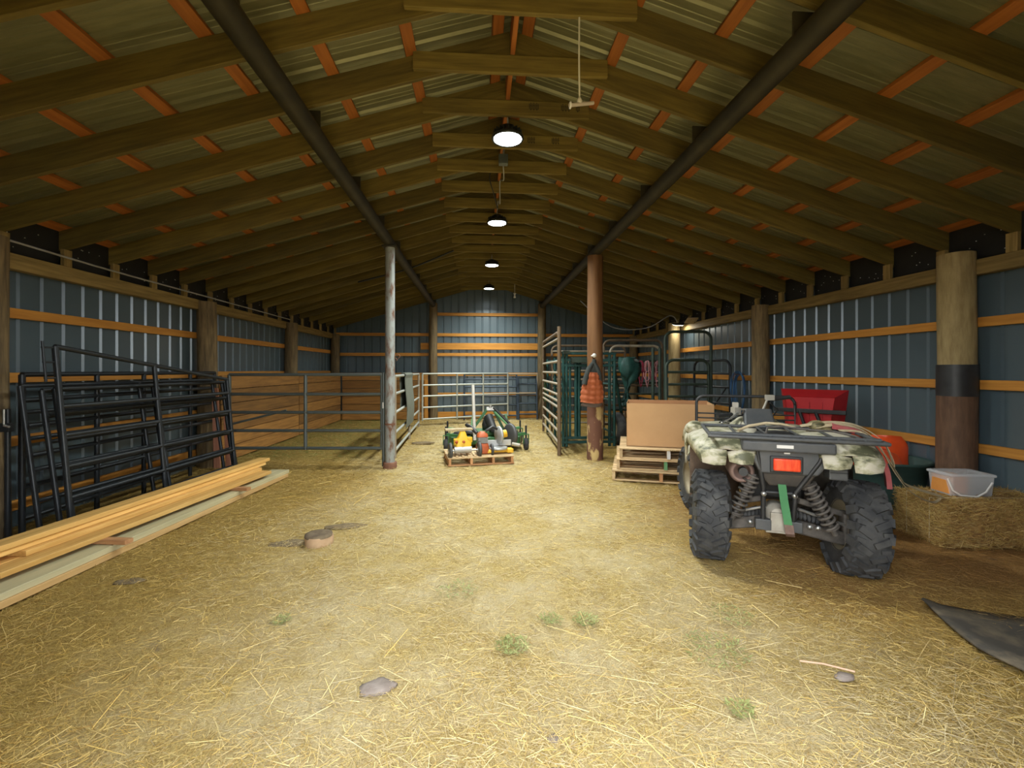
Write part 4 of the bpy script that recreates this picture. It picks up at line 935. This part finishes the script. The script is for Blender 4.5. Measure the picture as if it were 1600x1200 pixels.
mb = MB(); mb.box((.10,.12,.70), (.14,.05,.06)); mb.tube([(.10,.10,.72),(.10,.10,.76)], .03, 8); mb.build('hitch_pin', m_chrome, t)
mb = MB(); mb.tube([(.06,.02,.56),(.14,-.2,.34),(.26,-.42,.26)], [.085,.07,.045], 14); mb.lathe([(0,.30),(.09,.32),(.10,.42),(.07,.52),(0,.55)], 16, Matrix.Translation((.04,.06,0))); mb.build('drive_shaft', m_atvblk, t)
board('stay_bar', (.16,.1,.72), (.48,-.15,.40), .045, .03, m_atvblk, t); board('stay_bar', (.18,.05,.64), (.50,-.2,.32), .03, .03, m_greenlt, t)
mb = MB(); mb.box((-.22,-.25,.31), (.30,.20,.06), Matrix.Rotation(.25,4,'Y')); mb.build('chute_flap', m_atvgrey, t, .02)
mb = MB(); mb.lathe([(0,-.03),(.17,-.04),(.20,-.02),(.20,.02),(.17,.04),(0,.03)], 28, Matrix.Translation((.42,-.40,.28)) @ Matrix.Rotation(.5,4,'Z') @ AX); mb.build('spare_wheel', m_atvgrey, t)
mb = MB(); mb.tube([(-.34,7.94,.20),(-.37,7.93,1.16)], .028, 10); tag(mb.build('white_pipe', m_white), 'white plastic pipe standing upright in the mower deck', 'pipe')

tp_ = thing('tool_pallet', 'small wooden pallet on the straw carrying yellow power tools', 'pallet', (-.72,6.72,0), (0,0,R(9)))
PL, PD = 1.0, .8
for i in range(6): board('deck_board', (0,.05+i*.14,.115), (PL,.05+i*.14,.115), .09, .018, m_pallet, tp_)
for i in range(2): board('bottom_board', (0,.05+i*.68,.009), (PL,.05+i*.68,.009), .09, .018, m_sticker, tp_)
for x in (.03,.35,.68,.97): board('stringer', (x,0,.062), (x,PD,.062), .036, .088, m_sticker, tp_)
for i in range(5): board('slat', (.05+.09*i,.02,.132), (.05+.09*i,.30,.132), .035, .016, m_pallet, tp_)
def onp(x, y, z=.14): return tp_.matrix_basis @ Vector((x, y, z)) if False else Vector((-.72,6.72,0)) + Matrix.Rotation(R(9),3,'Z') @ Vector((x, y, z))
t = thing('lawn_edger', 'yellow wheeled garden tool on the left of the tool pallet', 'garden tool', onp(.24,.22), (0,0,R(12)))
mb = MB(); mb.loft([ring(.24,.22,.10,.03),ring(.26,.2,.18,.04),ring(.14,.14,.26,.03),ring(.08,.08,.34,.02)]); mb.box((-.11,-.06,.20), (.07,.08,.09)); mb.box((.10,-.05,.22), (.08,.07,.08)); mb.build('housing', m_yellow, t, .012)
mb = MB(); mb.box((-.05,.05,.37), (.42,.12,.03)); mb.build('deck_plate', m_beige, t, .006)
mb = MB(); mb.tube([(-.14,-.09,.08),(.12,-.09,.08)], .05, 12); mb.build('motor', m_silver, t)
for x in (-.20,.24):
    mb = MB(); mb.lathe([(.03,-.02),(.10,-.025),(.125,-.015),(.125,.015),(.10,.025),(.03,.02)], 20, Matrix.Translation((x,-.10,.07)) @ AX); w = mb.build('wheel', m_atvgrey, t)
    mb = MB(); mb.lathe([(0,-.028),(.035,-.028),(.035,.028),(0,.028)], 12, Matrix.Translation((x,-.10,.07)) @ AX); mb.build('hub', m_silver, w)
pipe('axle', (-.2,-.1,.07), (.24,-.1,.07), .012, m_chrome, t)
for x, z in ((-.11,.2),(.0,.2)):
    mb = MB(); mb.lathe([(0,-.01),(.022,-.008),(.022,.008),(0,.01)], 10, Matrix.Translation((x,-.115,z)) @ Matrix.Rotation(PI/2,4,'X')); mb.build('knob', m_redeng, t)
t = thing('small_engine', 'orange-red small engine in the middle of the tool pallet', 'engine', onp(.55,.24), (0,0,R(10)))
mb = MB(); mb.loft([ring(.17,.17,.0,.03),ring(.19,.19,.10,.04),ring(.16,.16,.15,.03)]); mb.build('crankcase', m_redeng, t)
mb = MB()
for i in range(5): mb.box((0,0,.165+i*.018), (.15,.15,.008))
mb.build('cooling_fins', m_silver, t)
mb = MB(); mb.loft([ring(.17,.15,.25,.03),ring(.15,.13,.30,.04),ring(.06,.06,.33,.02)]); mb.build('shroud', m_redeng, t)
mb = MB(); mb.lathe([(.02,-.015),(.085,-.018),(.10,0),(.085,.018),(.02,.015)], 18, Matrix.Translation((.14,-.05,.05)) @ AX); mb.build('pulley', m_atvgrey, t)
mb = MB(); mb.tube([(-.08,.05,.30),(-.15,.12,.38),(-.20,.3,.40)], .03, 10); mb.build('air_hose', m_atvblk, t)
t = thing('miter_saw', 'yellow and silver mitre saw on the right of the tool pallet', 'saw', onp(.80,.26), (0,0,R(6)))
mb = MB(); mb.box((.0,.0,.03), (.46,.16,.05)); mb.box((-.13,-.08,.02), (.12,.06,.04)); mb.box((.18,-.08,.03), (.1,.06,.06)); mb.build('base', m_yellow, t, .01)
mb = MB(); mb.lathe([(0,.05),(.14,.05),(.15,.06),(.14,.085),(0,.085)], 24, Matrix.Translation((0,-.02,0))); mb.box((.0,.08,.13), (.44,.02,.09)); mb.build('table', m_silver, t, .004)
mb = MB(); mb.lathe([(0,-.02),(.13,-.02),(.14,0),(.13,.02),(0,.02)], 28, Matrix.Translation((.02,.03,.26)) @ Matrix.Rotation(.3,4,'Z') @ AX); mb.build('blade_guard', m_silver, t)
mb = MB(); mb.lathe([(0,-.002),(.125,-.002),(.125,.002),(0,.002)], 32, Matrix.Translation((.03,-.0,.24)) @ Matrix.Rotation(.3,4,'Z') @ AX); mb.build('blade', m_chrome, t)
mb = MB(); mb.tube([(.02,.04,.26),(.14,.06,.28)], .06, 14); mb.build('motor', m_yellow, t)
mb = MB(); mb.tube([(-.02,.0,.36),(-.10,-.08,.40),(-.2,-.06,.34)], .022, 8); mb.build('handle', m_atvblk, t)
mb = MB(); mb.tube([(.02,.2,.08),(.02,.2,.3),(.02,.06,.32)], .03, 8); mb.tube([(.22,-.02,.12),(.34,-.06,.10)], .03, 8); mb.build('arm', m_alu, t)

# ------------------------------------------------------------------ small things on the floor
t = thing('log_round', 'short cut log standing in the straw in the middle left', 'log', (-1.58,3.84,-.03))
mb = MB(); mb.loft([[(r*(1+.05*math.sin(3*a))*math.cos(a), r*(1+.05*math.sin(3*a))*math.sin(a), z) for a in [2*PI*k/20 for k in range(20)]] for r, z in ((.11,0),(.112,.08),(.105,.10))]); mb.build('bark', m_stumpm, t)
mb = MB(); mb.lathe([(0,.104),(.04,.106),(.07,.112),(.106,.108),(.109,.09)], 20); mb.build('cut_face', m_stumptop, t)
def clod(loc, s, m, label, cat, name):
    rings = []
    for i, (r, z) in enumerate(((.7,0),(1,.15),(.95,.4),(.6,.55),(.15,.6))):
        rings.append([(s[0]*r*(1+.16*math.sin(2*a+i*.4)+.08*math.sin(5*a))*math.cos(a), s[1]*r*(1+.14*math.cos(3*a+i))*math.sin(a), z*s[2]) for a in [2*PI*k/18 for k in range(18)]])
    mb = MB(); mb.loft(rings); o = mb.build(name, m); o.location = loc; return tag(o, label, cat)
clod((-.72,2.07,-.01), (.075,.055,.05), m_stone, 'flat grey mud clod in the straw at the bottom middle', 'clod', 'mud_clod')
clod((1.42,1.99,-.01), (.045,.03,.03), m_stone, 'small pale clod beside the stick at lower right', 'clod', 'mud_clod')
clod((.02,1.73,-.01), (.035,.03,.03), m_stone, 'small pale clod at the bottom edge near the centre', 'clod', 'mud_clod')
clod((-1.82,3.86,-.012), (.16,.09,.022), m_dung, 'dark dung patch beside the cut log', 'dung', 'dung_patch')
clod((-1.48,4.25,-.012), (.18,.08,.022), m_dung, 'dark dung patch behind the cut log', 'dung', 'dung_patch')
clod((-1.35,8.9,-.012), (.20,.13,.07), m_dung, 'dark dung heap under the draped rubber mat', 'dung', 'dung_patch')
clod((-2.62,3.25,-.012), (.09,.05,.022), m_dung, 'small dark dung patch near the lumber pile', 'dung', 'dung_patch')
mb = MB(); mb.tube([(1.27,2.08,.022),(1.36,2.045,.026),(1.47,1.99,.02)], .0045, 6); tag(mb.build('stick', mat('pale_pink_stick', (.58,.36,.24), None, .7)), 'pale pinkish stick lying in the straw at lower right', 'stick')
def weed(loc, label, n_, r, s):
    rd = random.Random(s); mb = MB()
    for i in range(n_):
        a = rd.random()*2*PI; q = r*math.sqrt(rd.random()); b = rd.random()*2*PI; l = rd.uniform(.012,.03)
        p = Vector((q*math.cos(a), q*math.sin(a), .005)); d = Vector((math.cos(b), math.sin(b), rd.uniform(.05,.5)))*l; sd = Vector((-math.sin(b), math.cos(b), 0))*l*.16
        mb.add([p, p+d*.5+sd, p+d, p+d*.5-sd], [(0,1,2,3)])
    o = mb.build('weed_patch', m_leaf); o.location = loc; tag(o, label, 'weeds', 'green weed patches')
weed((-.10,2.33,.004), 'green weed patch left of the bottom centre', 260, .085, 1)
weed((.14,2.55,.004), 'tiny green weed patch near the centre of the floor', 120, .06, 2)
weed((.33,2.54,.004), 'green weed patch right of the tiny one near the centre', 180, .07, 3)
weed((.92,2.22,.004), 'wide sparse green weed patch nearest the pale stick', 260, .16, 4)
weed((1.18,2.52,.004), 'sparse green weed patch between the quad bike and the wide patch', 140, .12, 5)
weed((.82,1.82,.004), 'green weed patch at the bottom right of centre', 120, .05, 6)
weed((-.40,2.95,.004), 'green weed sprig with a straw tuft at mid floor', 160, .13, 7)
weed((-1.38,2.66,.004), 'green weed patch in the left foreground', 120, .05, 8)
